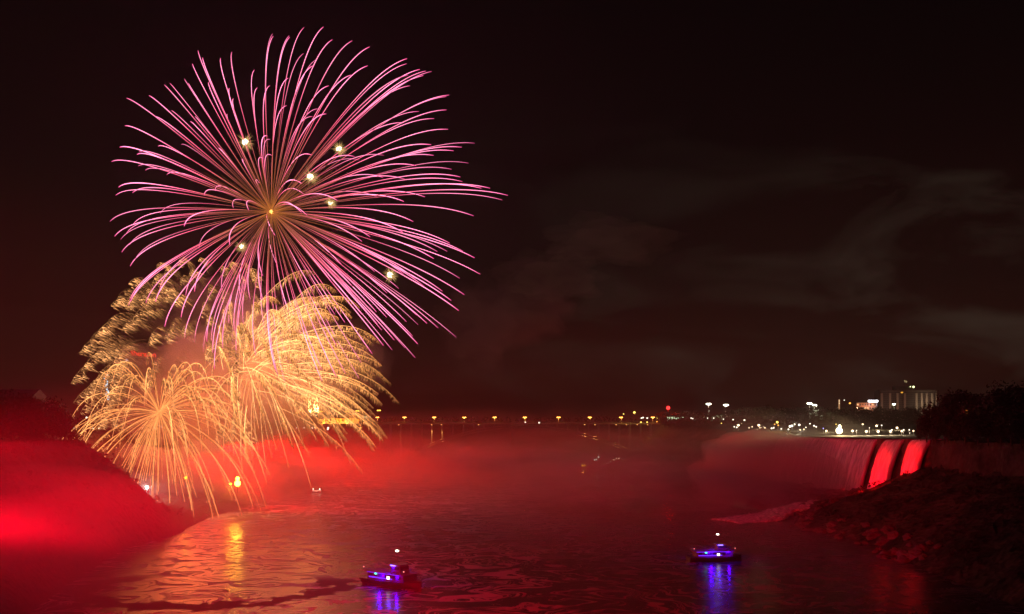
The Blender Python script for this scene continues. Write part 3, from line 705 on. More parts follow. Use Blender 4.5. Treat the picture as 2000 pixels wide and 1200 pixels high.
# spray cascade running over the rocks to the river
cb = MB(); rows = []; NJ, NK = 90, 22
for j in range(NJ):
    t = j / (NJ - 1); cx_ = 204 - 74 * t + 3 * math.sin(t * 11); cy_ = 642 - 66 * t + 4 * math.sin(t * 7 + 1); w = 6 + 9 * t + 4 * fbm(t * 6, 2.0)
    r_ = []
    for k in range(NK):
        u = (k / (NK - 1) - 0.5) * 2; x = cx_ + u * w * 0.5; y = cy_ - u * w * 1.0 + 2.5 * fbm(t * 14, u * 3, 4)
        z = 7.5 * (1 - t) ** 1.1 + 0.15 + 1.3 * fbm(x * 0.35, y * 0.35, 1, 4) * (1 - 0.6 * t) - 1.6 * abs(u) ** 3
        r_.append((x, y, z))
    rows.append(r_)
cb.add([v for r in rows for v in r], [(j * NK + i, j * NK + i + 1, (j + 1) * NK + i + 1, (j + 1) * NK + i) for j in range(NJ - 1) for i in range(NK - 1)])
so = cb.build('rapids', mat('rapids_foam', (0.58, 0.60, 0.60), 0.8, scale=0.5, amt=0.7, bump=0.8), smooth=True); md = so.modifiers.new('thick', 'SOLIDIFY'); md.thickness = 0.8
tag(so, 'pale foaming rapids tumbling over the rocks right of the river', 'rapids')

# ------------------------------------------------------------------ the arch bridge
def bridge():
    Y = 1400.0; root = empty('arch_bridge', (0, Y, 0), label='long steel arch bridge crossing the gorge with a row of orange street lamps', cat='bridge')
    k = Y / F; zd = H0 - 4.5 * k; x0, x1 = (690 - 1000) * k, (1300 - 1000) * k
    STEEL = mat('bridge_steel', (0.16, 0.17, 0.17), 0.6, scale=0.1, amt=0.2)
    mb = MB(); mb.box(((x0 + x1) / 2, 0, zd - 1.0), (x1 - x0, 18, 1.6)); mb.build('deck', CONC, root)
    for sy in (-9.2, 9.2):
        mb = MB(); mb.box(((x0 + x1) / 2, sy, zd + 1.25), (x1 - x0, 0.2, 0.25)); mb.box(((x0 + x1) / 2, sy, zd + 0.6), (x1 - x0, 0.12, 0.15))
        for i in range(150): mb.box((x0 + (x1 - x0) * (i + 0.5) / 150, sy, zd + 0.5), (0.25, 0.25, 1.25))
        mb.build('railing', STEEL, root)
    xa, xb, zs, zc = (795 - 1000) * k, (1245 - 1000) * k, 10.0, zd - 5
    arch = lambda x: zs + (zc - zs) * (1 - ((x - (xa + xb) / 2) / ((xb - xa) / 2)) ** 2)
    for sy in (-7, 7):
        mb = MB(); xs = np.linspace(xa, xb, 61)
        for a, b in zip(xs, xs[1:]):
            mb.tube((a, sy, arch(a) + 1.8), (b, sy, arch(b) + 1.8), 0.55, n=6); mb.tube((a, sy, arch(a) - 1.8), (b, sy, arch(b) - 1.8), 0.55, n=6)
            mb.tube((a, sy, arch(a) - 1.8), (b, sy, arch(b) + 1.8), 0.22, n=5)
        mb.build('arch_rib', STEEL, root)
    px = 702.0; n = 0
    while px < 1295:
        x = (px - 1000) * k
        zb = arch(x) + 1 if xa < x < xb else height(LEFT if x < 0 else RIGHT, x, Y) - 1
        if zd - 2 - zb > 1.5:
            mb = MB()
            for sy in (-7, 7): mb.box((x, sy, (zb + zd - 1.85) / 2), (1.5, 1.3, zd - 1.85 - zb))
            mb.box((x, 0, zd - 3.2), (1.3, 12.6, 1.0)); mb.build('column', STEEL, root)
        px += 20.3
    for px, s in ((780, .6), (844, .9), (863, .8), (935, .25), (1141, .9), (1161, .9), (1202, 1.3), (1222, 1.0), (1243, .9), (1263, 1.6)):
        x = (px - 1000) * k; mb = MB(); mb.box((x, -8.9, zd - 2.5), (1.6, 0.8, 0.6)); f = mb.build('column_light', glow('column_light', (1, 0.42, 0.10), 3.0), root)
        lamp('column_light_beam', 'SPOT', (x, Y - 9.6, zd - 3), (1, 0.36, 0.08), 2.5e5 * s, aim=(x, Y - 8.0, zd - 26), angle=24, blend=0.7, radius=0.3, parent=root)
bridge()

def street_lamp(px, py, Y, h, color, emit, power, label, group, arms=2, r=1.1, poleglow=0.0, name='street_lamp'):
    p = at(px, py, Y); root = empty(name, (p.x, Y, p.z - h), label=label, cat='street lamp', group=group)
    mb = MB(); mb.tube((0, 0, 0), (0, 0, h), 0.22, 0.14, n=6)
    if arms == 2: mb.tube((-1.6, 0, h + 0.1), (1.6, 0, h + 0.1), 0.12, n=5)
    mb.build('pole', mat('lamp_pole', (0.35, 0.35, 0.33), 0.5), root)
    for sx in ((-1.5, 1.5) if arms == 2 else (0,)):
        b = MB(); b.ball((sx, 0, h), r, n=8, k=6, sq=(1.2, 1.0, 0.6)); b.build('lamp_head', glow(emit[0], color, emit[1]), root)
    if power: lamp('lamp_light', 'POINT', (p.x, Y - 1.5, p.z - 0.3), color, power, radius=r, parent=root)
    return root
SOD = (1.0, 0.40, 0.06)
for i, px in enumerate([737, 790, 848, 907, 966, 1025, 1091, 1152, 1213, 1275]):
    street_lamp(px, 815.5, 1402, 8.0, SOD, ('sodium', 7.0), 1.3e4, f'orange twin-headed street lamp on the bridge deck, {ORD[i]} from the left', 'orange lamps along the bridge')
for i, (px, py) in enumerate([(581, 807), (590, 803), (627, 804), (679, 804), (698, 803), (740, 802)]):
    street_lamp(px, py, 1470, 17, (1.0, 0.50, 0.06), ('plaza', 4.5), 0, f'tall yellow plaza lamp near the glowing tower, {ORD[i]} from the left', 'tall plaza lamps at the bridge end', r=1.3)
for i, (px, py) in enumerate([(1384, 789.5), (1418, 791.5), (1581, 788.5), (1591, 791.5)]):
    street_lamp(px, py, 1420, 22, (1.0, 0.95, 0.70), ('stadium', 12.0), 4e4, f'tall pale white floodlight mast above the dark ridge, {ORD[i]} from the left', 'tall floodlight masts on the ridge', r=1.9 if i != 3 else 1.5)

# ------------------------------------------------------------------ single lamps: (px, py, size, colour key)
WH, WM, YE, OR = (1.0, 0.90, 0.70), (1.0, 0.74, 0.42), (1.0, 0.70, 0.12), (1.0, 0.40, 0.06)
def small_lamps(spec, Yf, group, what, hfun=lambda py: 4.0):
    for i, (px, py, s, c) in enumerate(spec):
        Y = Yf(px, py); col = {'w': WH, 'm': WM, 'y': YE, 'o': OR, 'b': (0.25, 0.25, 1.0), 'r': (1, 0.05, 0.02), 'g': (0.7, 1.0, 0.5)}[c]
        nm = {'w': 'white', 'm': 'cream', 'y': 'yellow', 'o': 'orange', 'b': 'blue', 'r': 'red', 'g': 'greenish'}[c]
        p = at(px, py, Y); sz = 'tiny' if s < 0.8 else 'small' if s < 1.3 else 'bright'
        root = empty('lamp_post', (p.x, Y, p.z - 4.0), label=f'{sz} {nm} lamp {what}, {ORD[i]} from left', cat='lamp', group=group)
        mb = MB(); mb.tube((0, 0, 0), (0, 0, 4.0), 0.12, 0.08, n=5); mb.build('pole', DARKM, root)
        b = MB(); b.ball((0, 0, 4.0), 0.85 * s * Y / 1000, n=8, k=6, sq=(1.0, 1, 0.85)); b.build('lamp_head', glow('small_' + c, col, 2.5 + (3 if s >= 1.3 else 0)), root)
        if s >= 1.25: lamp('lamp_light', 'POINT', p + Vector((0, -2, 0)), col, 6.0e3 * s * s * (Y / 1000), radius=0.85 * s * Y / 1000, parent=root)
upper = [(1350, 817, .8, 'w'), (1353, 818, .7, 'w'), (1382, 817, .7, 'w'), (1394, 817, .8, 'w'), (1409, 827, .7, 'y'), (1413, 819, .7, 'w'), (1432, 820, .9, 'w'), (1454, 821, 1.1, 'w'),
         (1518, 825, 1.5, 'y'), (1552, 829, 1.0, 'w'), (1561, 830, 1.4, 'w'), (1582, 828, .9, 'w'), (1633, 829, .7, 'y'), (1685, 829, 1.2, 'm'), (1712, 832, 1.5, 'm'), (1722, 831, .8, 'w'), (1752, 836, 1.5, 'm'), (1798, 835, 1.1, 'w')]
lower = [(1434, 834, .8, 'w'), (1439, 835, .9, 'w'), (1442, 831, 1.4, 'm'), (1463, 836, .7, 'm'), (1469, 834, .8, 'm'), (1482, 831, 1.6, 'm'), (1484, 836, .7, 'm'), (1494, 836, .8, 'm'), (1507, 837, 1.1, 'w'), (1511, 836, 1.0, 'w'),
         (1513, 829, .8, 'o'), (1520, 831, .9, 'o'), (1526, 838, .9, 'w'), (1540, 839, 1.0, 'w'), (1543, 833, 1.5, 'w'), (1547, 832, 1.3, 'w'), (1563, 840, .9, 'm'), (1570, 839, 1.0, 'm'), (1574, 835, .8, 'w'), (1590, 832, 1.1, 'w'), (1594, 834, 1.0, 'w'), (1608, 837, .7, 'b'),
         (1614, 842, 1.4, 'm')]
brink_l = [(1665, 842, 1.7, 'm'), (1673, 841, .6, 'w'), (1692, 843, 1.7, 'm'), (1698, 836, .5, 'w'), (1715, 843, 1.8, 'm'), (1739, 843, 1.6, 'm'), (1742, 840, .8, 'w'), (1761, 842.5, 1.3, 'm'), (1765, 840, .9, 'w'), (1776, 840, .8, 'w'), (1784, 842, 1.2, 'm'), (1777, 846, .5, 'w')]
small_lamps(upper, lambda x, y: 1180 if x < 1460 else 960, 'scattered park lamps above the falls', 'in upper lights above the falls')
small_lamps(lower, lambda x, y: 900, 'lower park lamps above the falls', 'in lower lights left of dazzling lamp')
small_lamps(brink_l, lambda x, y: 760, 'lamps along the river just behind the falls', 'in the row directly behind the falls crest')
small_lamps([(1218, 809, .7, 'y'), (1239, 806, 1.5, 'y'), (1253, 817, 1.0, 'w'), (1256, 816, 1.0, 'w'), (1264, 817, 1.0, 'w'), (1283, 817, .9, 'y'), (1252, 825, 1.0, 'y'), (1264, 825, 1.0, 'y'), (1283, 824, .8, 'o'), (1026, 825, .8, 'w'), (1053, 826, 1.0, 'w'), (1300, 815, .8, 'o')],
            lambda x, y: 1380, 'lights near the right end of the bridge', 'by the bridge deck among the street lamps')
left_l = [(74, 838, 1.1, 'w'), (116, 838, 1.3, 'y'), (123, 829, 1.1, 'w'), (127, 836, 1.2, 'w'), (134, 835, .6, 'w'), (145, 836, .8, 'w'), (144, 841, .7, 'w'), (169, 816, 1.2, 'w'), (175, 830, 1.0, 'o'), (182, 837, .6, 'w'), (193, 837, .7, 'm'),
          (205, 843, .6, 'w'), (211, 843, .9, 'w'), (218, 841, .7, 'w'), (227, 833, .9, 'm'), (234, 836, .7, 'o'), (241, 843, .9, 'w'), (245, 843, .9, 'w'), (279, 836, .7, 'm'), (286, 842, .7, 'w'), (302, 836, .9, 'w'), (311, 832, .9, 'w'), (316, 835, .8, 'w'), (326, 841, .7, 'w'),
          (350, 840, .8, 'w'), (357, 840, .8, 'w'), (369, 816, 1.2, 'm'), (385, 831, .9, 'y'), (387, 841, .8, 'm'), (400, 839, .6, 'w'), (417, 846, .8, 'm'), (425, 847, .9, 'm'), (433, 848, .8, 'm'), (440, 832, 1.0, 'y')]
small_lamps(left_l, lambda x, y: 860, 'promenade lamps on the left cliff', 'on left promenade behind gold sparks')
mid_l = [(474, 840, .7, 'w'), (487, 838, .7, 'w'), (493, 835, .7, 'w'), (498, 841, .8, 'w'), (507, 842, .8, 'm'), (513, 838, .9, 'w'), (524, 834, 1.1, 'm'), (547, 837, .9, 'w'), (556, 837, .8, 'w'), (563, 836, .7, 'w'), (571, 837, .8, 'w'), (579, 836, .7, 'w'), (594, 836, .6, 'w'), (610, 836, 1.0, 'w'), (615, 835, 1.0, 'm'),
         (641, 836, 1.2, 'w'), (640, 839, 1.0, 'w'), (704, 836, 1.2, 'o'), (483, 818, 1.0, 'y'), (515, 817, .9, 'y'), (528, 819, .8, 'y'), (460, 832, .6, 'w')]
small_lamps(mid_l, lambda x, y: 1120, 'lamps along the river road by the tower', 'on the river road left of the bridge')
# dazzling lamp over the falls and its smaller companion
p = at(1639, 841.5, 780); root = empty('floodlight_mast', (p.x, 780, p.z - 6), label='dazzling warm white floodlight with wide glow above the long waterfall', cat='floodlight')
mb = MB(); mb.tube((0, 0, 0), (0, 0, 9), 0.25, 0.18); mb.build('pole', DARKM, root)
mb = MB(); mb.ball((0, 0, 6), 2.5, n=12, k=8); mb.build('lamp_head', glow('dazzle', (1, 0.85, 0.5), 12.0), root)
mb = MB(); mb.ball((0.4, 0, 9.6), 1.1, n=10, k=6); mb.build('lamp_head', glow('dazzle', (1, 0.85, 0.5), 12.0), root)
lamp('lamp_light', 'POINT', p + Vector((0, -4, 1)), (1, 0.66, 0.30), 6e4, radius=2.5, parent=root)
# red beacon
p = at(1305, 797, 1390); root = empty('beacon_mast', (p.x, 1390, 54), label='red beacon light on a mast right of the bridge', cat='beacon')
mb = MB(); mb.tube((0, 0, 0), (0, 0, p.z - 54), 0.3, 0.2); mb.build('mast', DARKM, root)
mb = MB(); mb.ball((0, 0, p.z - 54), 2.6, n=12, k=8); mb.build('beacon_light', glow('beacon', (1, 0.02, 0.02), 5.0), root)
lamp('lamp_light', 'POINT', p + Vector((0, -3, 0)), (1, 0.0, 0.0), 7e4, radius=2.6, parent=root)

# ------------------------------------------------------------------ buildings
def lit_window(mb_list, root, c, d, m, name='window'):
    b = MB(); b.box(c, d); return b.build(name, m, root)
WINY = glow('window_warm', (1, 0.62, 0.25), 1.1); WING = glow('window_green', (0.75, 1.0, 0.6), 1.4); WINW = glow('window_white', (0.8, 0.9, 1.0), 1.6)

def carillon():
    Y = 1500; k = Y / F; a = at(604, 827, Y); b = at(624, 771, Y); w = (b.x - a.x); h = b.z - a.z
    root = empty('clock_tower', ((a.x + b.x) / 2, Y, a.z), label='floodlit cream stone bell tower glowing at the left bridge end', cat='tower')
    ST = mat('tower_stone', (0.62, 0.56, 0.42), 0.8, scale=0.3, amt=0.15)
    hb = h * 0.27
    m = MB(); m.box((0, 0, hb / 2), (w, w, hb)); m.build('base', mat('tower_base', (0.25, 0.2, 0.15), 0.8, scale=0.3), root)
    m = MB(); zb = hb + 0.01; zt = h
    for sx in (-1, 1):
        for sy in (-1, 1): m.box((sx * (w / 2 - 2), sy * (w / 2 - 2), (zb + zt) / 2), (4, 4, zt - zb))
    m.box((0, 0.3, (zb + zt) / 2), (w - 6, w - 6, zt - zb - 0.5)); m.box((0, 0, zt + 0.4), (w + 0.8, w + 0.8, 0.9)); m.box((2.0, -w / 2 + 1.5, (zb + zt) / 2), (1.4, 2.4, zt - zb - 1)); m.build('shaft', ST, root)
    for i in range(7):
        m = MB(); m.box((-2.2, -w / 2 + 2.4, zb + (zt - zb) * (0.32 + i * 0.085)), (6.0, 1.2, 1.0)); m.build('louvre', mat('louvre', (0.12, 0.09, 0.06), 0.8), root)
    for x in (-2.5, 4.8):
        m = MB(); m.box((x, -w / 2 - 2.0, zb + 0.4), (1.6, 1.0, 0.7)); m.build('uplight', glow('uplight', (1, 0.8, 0.4), 6.0), root)
        lamp('uplight_beam', 'SPOT', (root.location.x + x, Y - w / 2 - 7, a.z + zb + 0.5), (1, 0.66, 0.24), 2.2e5, aim=(root.location.x + x, Y - w / 2, a.z + zb + 14), angle=80, blend=1, radius=0.5, parent=root)
    lamp('uplight_beam', 'SPOT', (root.location.x, Y - 45, a.z + 10), (1, 0.66, 0.22), 9e5, aim=(root.location.x, Y, a.z + 30), angle=40, blend=0.6, radius=1, parent=root)
carillon()
def customs():
    Y = 1490; k = Y / F; a = at(624, 828, Y); b = at(702, 815, Y)
    root = empty('customs_building', ((a.x + b.x) / 2, Y, a.z), label='long low orange lit building between the bell tower and the bridge', cat='building')
    w = b.x - a.x; h = (b.z - a.z) * 0.78; BR = mat('customs_wall', (0.55, 0.33, 0.16), 0.8, scale=0.4, amt=0.2)
    m = MB(); m.box((0, 4, h / 2), (w, 14, h)); m.build('wall', BR, root)
    m = MB(); m.box((0, 3, h + 0.25), (w + 1, 18, 0.5)); m.build('roof', ROOFM, root)
    m = MB(); m.box((w * 0.34, 3.5, h * 1.28), (w * 0.3, 13, h * 0.5)); m.build('upper_storey', BR, root)
    for i in range(9):
        x = -w / 2 + w * (i + 0.7) / 9.6
        m = MB(); m.box((x, -3.05, h * 0.68), (3.6, 0.12, h * 0.2)); m.build('window', GLASS if i % 3 else WINY, root)
        m = MB(); m.box((x, -3.05, h * 0.22), (3.6, 0.12, h * 0.24)); m.build('window', WINY if i % 2 else GLASS, root)
    for i in range(5):
        x = -w / 2 + w * (i + 0.5) / 5
        lamp('wall_light_beam', 'SPOT', (root.location.x + x, Y - 14, a.z + 0.8), (1, 0.40, 0.05), 5e4, aim=(root.location.x + x, Y - 3, a.z + 5), angle=85, blend=0.8, parent=root)
        m = MB(); m.box((x, -3.3, 0.8), (2.2, 0.4, 0.6)); m.build('wall_light', glow('wall_light', (1, 0.6, 0.12), 4), root)
customs()
# pale oval lit canopy
p = at(716, 815, 1480); root = empty('lit_canopy', (p.x, 1480, p.z - 8), label='pale glowing oval canopy between the orange building and the first bridge lamp', cat='canopy')
mb = MB(); mb.ball((0, 0, 8), 6.6, n=16, k=8, sq=(1, 0.8, 0.26)); mb.build('canopy_shell', glow('canopy', (1, 0.86, 0.45), 1.0), root)
mb = MB(); mb.tube((-3, 0, 0), (-3, 0, 7), 0.3); mb.tube((3, 0, 0), (3, 0, 7), 0.3); mb.build('support', DARKM, root)
# glass house with green windows right of the bridge
def block(name, label, px0, px1, ptop, pbase, Y, depth, wallm, storeys, bays, winm, frac=0.25, seed=1, gable=False, cat='building'):
    a = at(px0, pbase, Y); b = at(px1, ptop, Y); w, h = b.x - a.x, b.z - a.z; rnd = random.Random(seed)
    root = empty(name, ((a.x + b.x) / 2, Y, a.z), label=label, cat=cat)
    m = MB(); m.box((0, depth / 2, h / 2), (w, depth, h)); m.build('wall', wallm, root)
    m = MB()
    if gable: m.add([(-w / 2 - 1, -1, h + 0.01), (w / 2 + 1, -1, h + 0.01), (w / 2 + 1, depth + 1, h + 0.01), (-w / 2 - 1, depth + 1, h + 0.01), (-w / 2 - 1, depth / 2, h + w * 0.22), (w / 2 + 1, depth / 2, h + w * 0.22)], [(0, 1, 5, 4), (2, 3, 4, 5), (1, 2, 5), (3, 0, 4), (3, 2, 1, 0)])
    else: m.box((0, depth / 2, h + 0.3), (w + 0.8, depth + 0.8, 0.6))
    m.build('roof', ROOFM, root)
    for i in range(storeys):
        for j in range(bays):
            lit = rnd.random() < frac
            m = MB(); m.box((-w / 2 + w * (j + 0.5) / bays, -0.05, h * (i + 0.5) / storeys), (w / bays * 0.55, 0.14, h / storeys * 0.5)); m.build('window', rnd.choice(winm) if lit else GLASS, root)
    return root
block('pavilion', 'low pavilion with a row of greenish lit windows under the red beacon', 1302, 1336, 812.5, 822, 1385, 10, WALLM, 1, 8, [WING], 0.9, seed=3)
# grand hotel far right
def hotel():
    Y = 2000; k = Y / F; a = at(1718, 800, Y); b = at(1829, 763, Y); w, h = b.x - a.x, b.z - a.z; gz = a.z - 16
    root = empty('hotel', ((a.x + b.x) / 2, Y, gz), label='large grey hotel block with pale vertical piers on the ridge at right', cat='hotel'); hh = b.z - gz
    HW = mat('hotel_wall', (0.11, 0.10, 0.085), 0.8, scale=0.05, amt=0.2); PW = mat('hotel_pier', (0.42, 0.36, 0.30), 0.8, scale=0.1, amt=0.15)
    m = MB(); m.box((0, 15, hh / 2), (w, 30, hh)); m.build('wall', HW, root)
    m = MB(); m.box((0, 15, hh + 0.6), (w + 2, 32, 1.2)); m.build('roof', ROOFM, root)
    xp = lambda px: (px - 1000) * k - root.location.x
    m = MB(); m.box((xp(1766), 12, hh + 5.2), ((1782 - 1750) * k, 18, 8)); m.build('penthouse', mat('penthouse', (0.03, 0.035, 0.03), 0.7), root)
    for px in (1722, 1738, 1752.5, 1767, 1789.5, 1800, 1809.5, 1820, 1828):
        m = MB(); m.box((xp(px), -0.9, hh / 2 - 2.5), (4.2 if px < 1827 else 1.6, 1.8, hh - 6)); m.build('pier', PW, root)
    for r in range(9):
        m = MB(); m.box((0, -0.06, hh - 5 - r * 4.1), (w - 1, 0.12, 1.5)); m.build('window_band', GLASS, root)
    for (px, py, s, c) in ((1761, 767, 2.6, (1, 0.45, 0.04)),):
        q = at(px, py, Y); m = MB(); m.ball((q.x - root.location.x, -1.5, q.z - gz), s, n=10, k=6, sq=(1, 0.4, 0.6)); m.build('wall_lamp', glow('amber', c, 1.0), root)
    for (px, py, s) in ((1785, 756, 2.1), (1779, 755.5, 1.1)):
        q = at(px, py, Y); m = MB(); m.ball((q.x - root.location.x, 2, q.z - gz), s, n=10, k=6); m.build('roof_lamp', glow('roof_lamp', (0.95, 1.0, 0.45), 3.0), root)
    q = at(1770, 744, Y); m = MB(); m.tube((q.x - root.location.x - 2.5, 5, hh + 9), (q.x - root.location.x - 2.5, 5, q.z - gz + 2), 0.3); fp = m.build('flagpole', DARKM, root)
    m = MB(); zz = q.z - gz; vs = [(q.x - root.location.x - 2.4 + i * 1.1, 5 + 0.4 * math.sin(i * 1.5), zz + s * 1.9 - i * 0.35) for i in range(7) for s in (1, -1)]
    m.add(vs, [(2 * i, 2 * i + 1, 2 * i + 3, 2 * i + 2) for i in range(6)]); f = m.build('flag', mat('flag_cloth', (0.75, 0.72, 0.5), 0.8), root)
    sd = f.modifiers.new('t', 'SOLIDIFY'); sd.thickness = 0.12
    lamp('facade_light', 'SPOT', (root.location.x + 26, Y - 60, gz + 4), (1, 0.72, 0.45), 9e4, aim=(root.location.x + 34, Y, gz + hh * 0.5), angle=75, blend=1, radius=2, parent=root)
    lamp('facade_light', 'SPOT', (root.location.x - 30, Y - 60, gz + 4), (1, 0.50, 0.32), 3.5e4, aim=(root.location.x - 30, Y, gz + hh * 0.5), angle=75, blend=1, radius=2, parent=root)
    lamp('facade_light', 'SPOT', (q.x, Y - 30, gz + hh), (1, 0.95, 0.6), 2.5e4, aim=(q.x, Y, q.z), angle=30, blend=1, radius=1, parent=root)
hotel()
br = block('brick_building', 'low orange brick building with a white rooftop sign left of the grey hotel', 1673, 1712, 787, 801, 1900, 20, mat('brick', (0.42, 0.17, 0.09), 0.8, scale=0.2, amt=0.2), 2, 8, [WINY], 0.3, seed=6)
lamp('facade_light', 'SPOT', (br.location.x, 1850, br.location.z + 6), (1, 0.5, 0.25), 1.2e5, aim=(br.location.x, 1900, br.location.z + 8), angle=60, blend=1, radius=1, parent=br)
a = at(1696, 787.5, 1890); b = at(1714.5, 780.5, 1890); w = b.x - a.x; h = b.z - a.z
root = empty('rooftop_sign', ((a.x + b.x) / 2, 1890, a.z), label='long white illuminated sign left of the grey hotel', cat='sign')
mb = MB(); mb.box((0, 0.4, h / 2), (w, 0.5, h * 0.7)); mb.tube((-w * .4, 0.5, -6), (-w * .4, 0.5, h), 0.25); mb.tube((w * .4, 0.5, -6), (w * .4, 0.5, h), 0.25); mb.build('sign_board', glow('sign_back', (0.75, 0.8, 1.0), 1.2), root)
mb = MB(); rnd = random.Random(2)
for i in range(9): mb.ball((-w / 2 + w * (i + 0.6) / 9.2, -0.2, h * rnd.uniform(0.42, 0.55)), h * 0.36, n=10, k=6, sq=(rnd.uniform(.6, .95), 0.25, 0.85))
mb.build('sign_lettering', glow('sign_white', (1, 1, 1), 4.0), root)
lamp('lamp_light', 'POINT', (root.location.x, 1885, root.location.z + h / 2), (0.85, 0.9, 1.0), 3e4, radius=3, parent=root)
small_lamps([(1649, 782, .6, 'w'), (1660, 788, 1.2, 'o')], lambda x, y: 1800, 'lights left of the brick building', 'in the sky gap left of the brick building')
street_lamp(1746, 790, 1780, 20, (0.92, 1.0, 0.62), ('greenwhite', 10.0), 4e4, 'green white floodlight in front of the grey hotel', None, r=2.6, arms=1)
# slim lit mast
p = at(1639, 781, 1800); root = empty('lit_mast', (p.x, 1800, p.z - 26), label='slim pale lit mast standing above the trees left of the hotel', cat='mast')
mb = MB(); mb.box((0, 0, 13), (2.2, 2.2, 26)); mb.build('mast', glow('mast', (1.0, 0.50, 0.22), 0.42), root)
for i in range(3):
    mb = MB(); mb.ball((0, -1, 25 - i * 3.2), 0.9, n=8, k=5); mb.build('mast_light', glow('mast_light', (1, 0.75, 0.45), 1.4), root)
# left skyline: hotel tower with its red sign, bright vertical strip building
RS = glow('red_sign', (1.0, 0.03, 0.01), 1.6)
tw = block('hotel_tower', 'dark hotel tower behind the bronze sparks carrying the red sign', 206, 300, 700, 840, 1300, 26, mat('tower_wall', (0.06, 0.05, 0.045), 0.8, scale=0.1), 18, 10, [WINY, WINW], 0.045, seed=12, cat='hotel')
p = at(280, 692, 1296); root = empty('hotel_sign', p, label='red glowing hotel name in letters high behind the gold sparks', cat='sign')
cu = bpy.data.curves.new('sign_lettering', 'FONT'); cu.body = 'Sheraton'; cu.size = 9.5; cu.extrude = 0.3; cu.offset = 0.14; cu.align_x = 'CENTER'; cu.align_y = 'CENTER'; cu.materials.append(RS)
tc_ = bpy.data.objects.new('sign_lettering', cu); tm = bpy.data.meshes.new_from_object(tc_); bpy.data.objects.remove(tc_); t = bpy.data.objects.new('sign_lettering', tm); COL.objects.link(t); t.parent = root; t.rotation_euler = (R(90), R(4), 0)
mb = MB(); mb.tube((-16, 1, -2), (16, 1, -4.5), 0.2); mb.tube((-12, 1, -9), (-12, 1, 2), 0.2); mb.tube((12, 1, -9), (12, 1, 1), 0.2); mb.build('sign_frame', DARKM, root)
st = empty('neon_tower', at(209, 830, 1000), label='slim tower with a bluish white vertical strip of lights', cat='tower')
m = MB(); hh = at(209, 730, 1000).z - st.location.z; m.box((0, 2.5, hh / 2), (5, 4, hh), taper=0.75); m.build('shaft', mat('strip_tower', (0.12, 0.12, 0.13), 0.7), st)
rnd = random.Random(5)
for i in range(16):
    m = MB(); m.box((rnd.uniform(-1.3, 1.3) + (1 - i / 16) * 1.5 - 1, 0.3, hh * 0.5 + i * hh * 0.5 / 16), (rnd.uniform(0.7, 2.6), 0.5, 1.5)); m.build('light_strip', glow('strip', (0.62, 0.85, 1.0), 1.6), st)
block('house', 'dark red lit house with a broad gabled roof on the left bluff', -12, 60, 776, 800, 520, 16, mat('house_wall', (0.07, 0.055, 0.05), 0.8, scale=0.3), 1, 5, [WINY], 0.0, seed=9, gable=True, cat='house')
# villa lights under the right rim trees
vb = block('lodge', 'small lodge with dim orange windows under the right rim trees', 1884, 1932, 797, 812, 520, 8, WALLM, 1, 6, [glow('dim', (0.8, 0.22, 0.03), 0.5)], 0.5, seed=4, cat='house')

# ------------------------------------------------------------------ landing stages and their lights
def stage(px0, px1, py, Y, label, seed=1):
    a = at(px0, py, Y); b = at(px1, py, Y); w = b.x - a.x; x = (a.x + b.x) / 2
    root = empty('landing_stage', (x, Y, 0), label=label, cat='dock')
    m = MB(); m.box((0, 4, 1.5), (w, 12, 0.6)); m.build('deck', CONC, root)
    m = MB()
    for i in range(8):
        for y in (-1, 9): m.tube((-w / 2 + w * (i + 0.5) / 8, y, -2), (-w / 2 + w * (i + 0.5) / 8, y, 1.3), 0.4, n=6)
    m.build('pile', DARKM, root)
    m = MB(); m.box((0, 6, 3.6), (w * 0.5, 5, 3.4)); m.build('shed', WALLM, root)
    m = MB(); m.box((0, 6, 5.5), (w * 0.56, 7, 0.3)); m.build('roof', ROOFM, root)
    return root
stage(440, 500, 960, 780, 'wooden landing stage on the left shore beneath the orange lights')
stage(1125, 1172, 918, 1185, 'landing stage at the right shore beneath the distant orange lights')
def dock_lamp(px, py, Y, s, col, es, power, label, cat='lamp', key='dl', group=None):
    p = at(px, py, Y); gz = 0; root = empty('dock_lamp', (p.x, Y, p.z - 6), label=label, cat=cat, group=group)
    m = MB(); m.tube((0, 0, 0), (0, 0, 6), 0.2, 0.12, n=6); m.build('pole', DARKM, root)
    m = MB(); m.ball((0, 0, 6), s, n=12, k=8); m.build('lamp_head', glow(key, col, es), root)
    if power: lamp('lamp_light', 'POINT', (p.x, Y - s - 0.3, p.z), col, power, radius=s, parent=root)
AMB = (1.0, 0.30, 0.01)
dock_lamp(464, 944.5, 612, 1.9, (1, 0.50, 0.04), 20, 1.5e4, 'dazzling amber dock light, lower of the stacked pair', key='amber_hot')
dock_lamp(464, 935, 612, 1.2, (1, 0.50, 0.04), 18, 4e3, 'dazzling amber dock light, upper of the stacked pair', key='amber_hot')
dock_lamp(451, 945.5, 612, 0.8, AMB, 4, 2e4, 'small amber dock light just left of the dazzling pair', key='amber_small')
dock_lamp(363, 933.5, 612, 1.0, AMB, 6, 8e3, 'lone amber light left of the dazzling dock lights', key='amber_mid')
dock_lamp(236, 947, 590, 0.6, (1, 0.5, 0.3), 2.0, 0, 'faint pinkish lamp at the dark bluff edge', key='faint')
dock_lamp(287, 952, 600, 1.1, (1, 0.85, 0.75), 10, 6e4, 'hazy white flare low on the left bank in red mist', cat='flare', key='flare')
dock_lamp(1138, 909.5, 1185, 1.3, (1, 0.40, 0.03), 4, 2e3, 'orange dock light on the distant right shore, left of the pair', key='far_amber')
dock_lamp(1142.5, 909.5, 1185, 1.0, (1, 0.40, 0.03), 3, 0, 'orange dock light on the distant right shore, right of the pair', key='far_amber2')
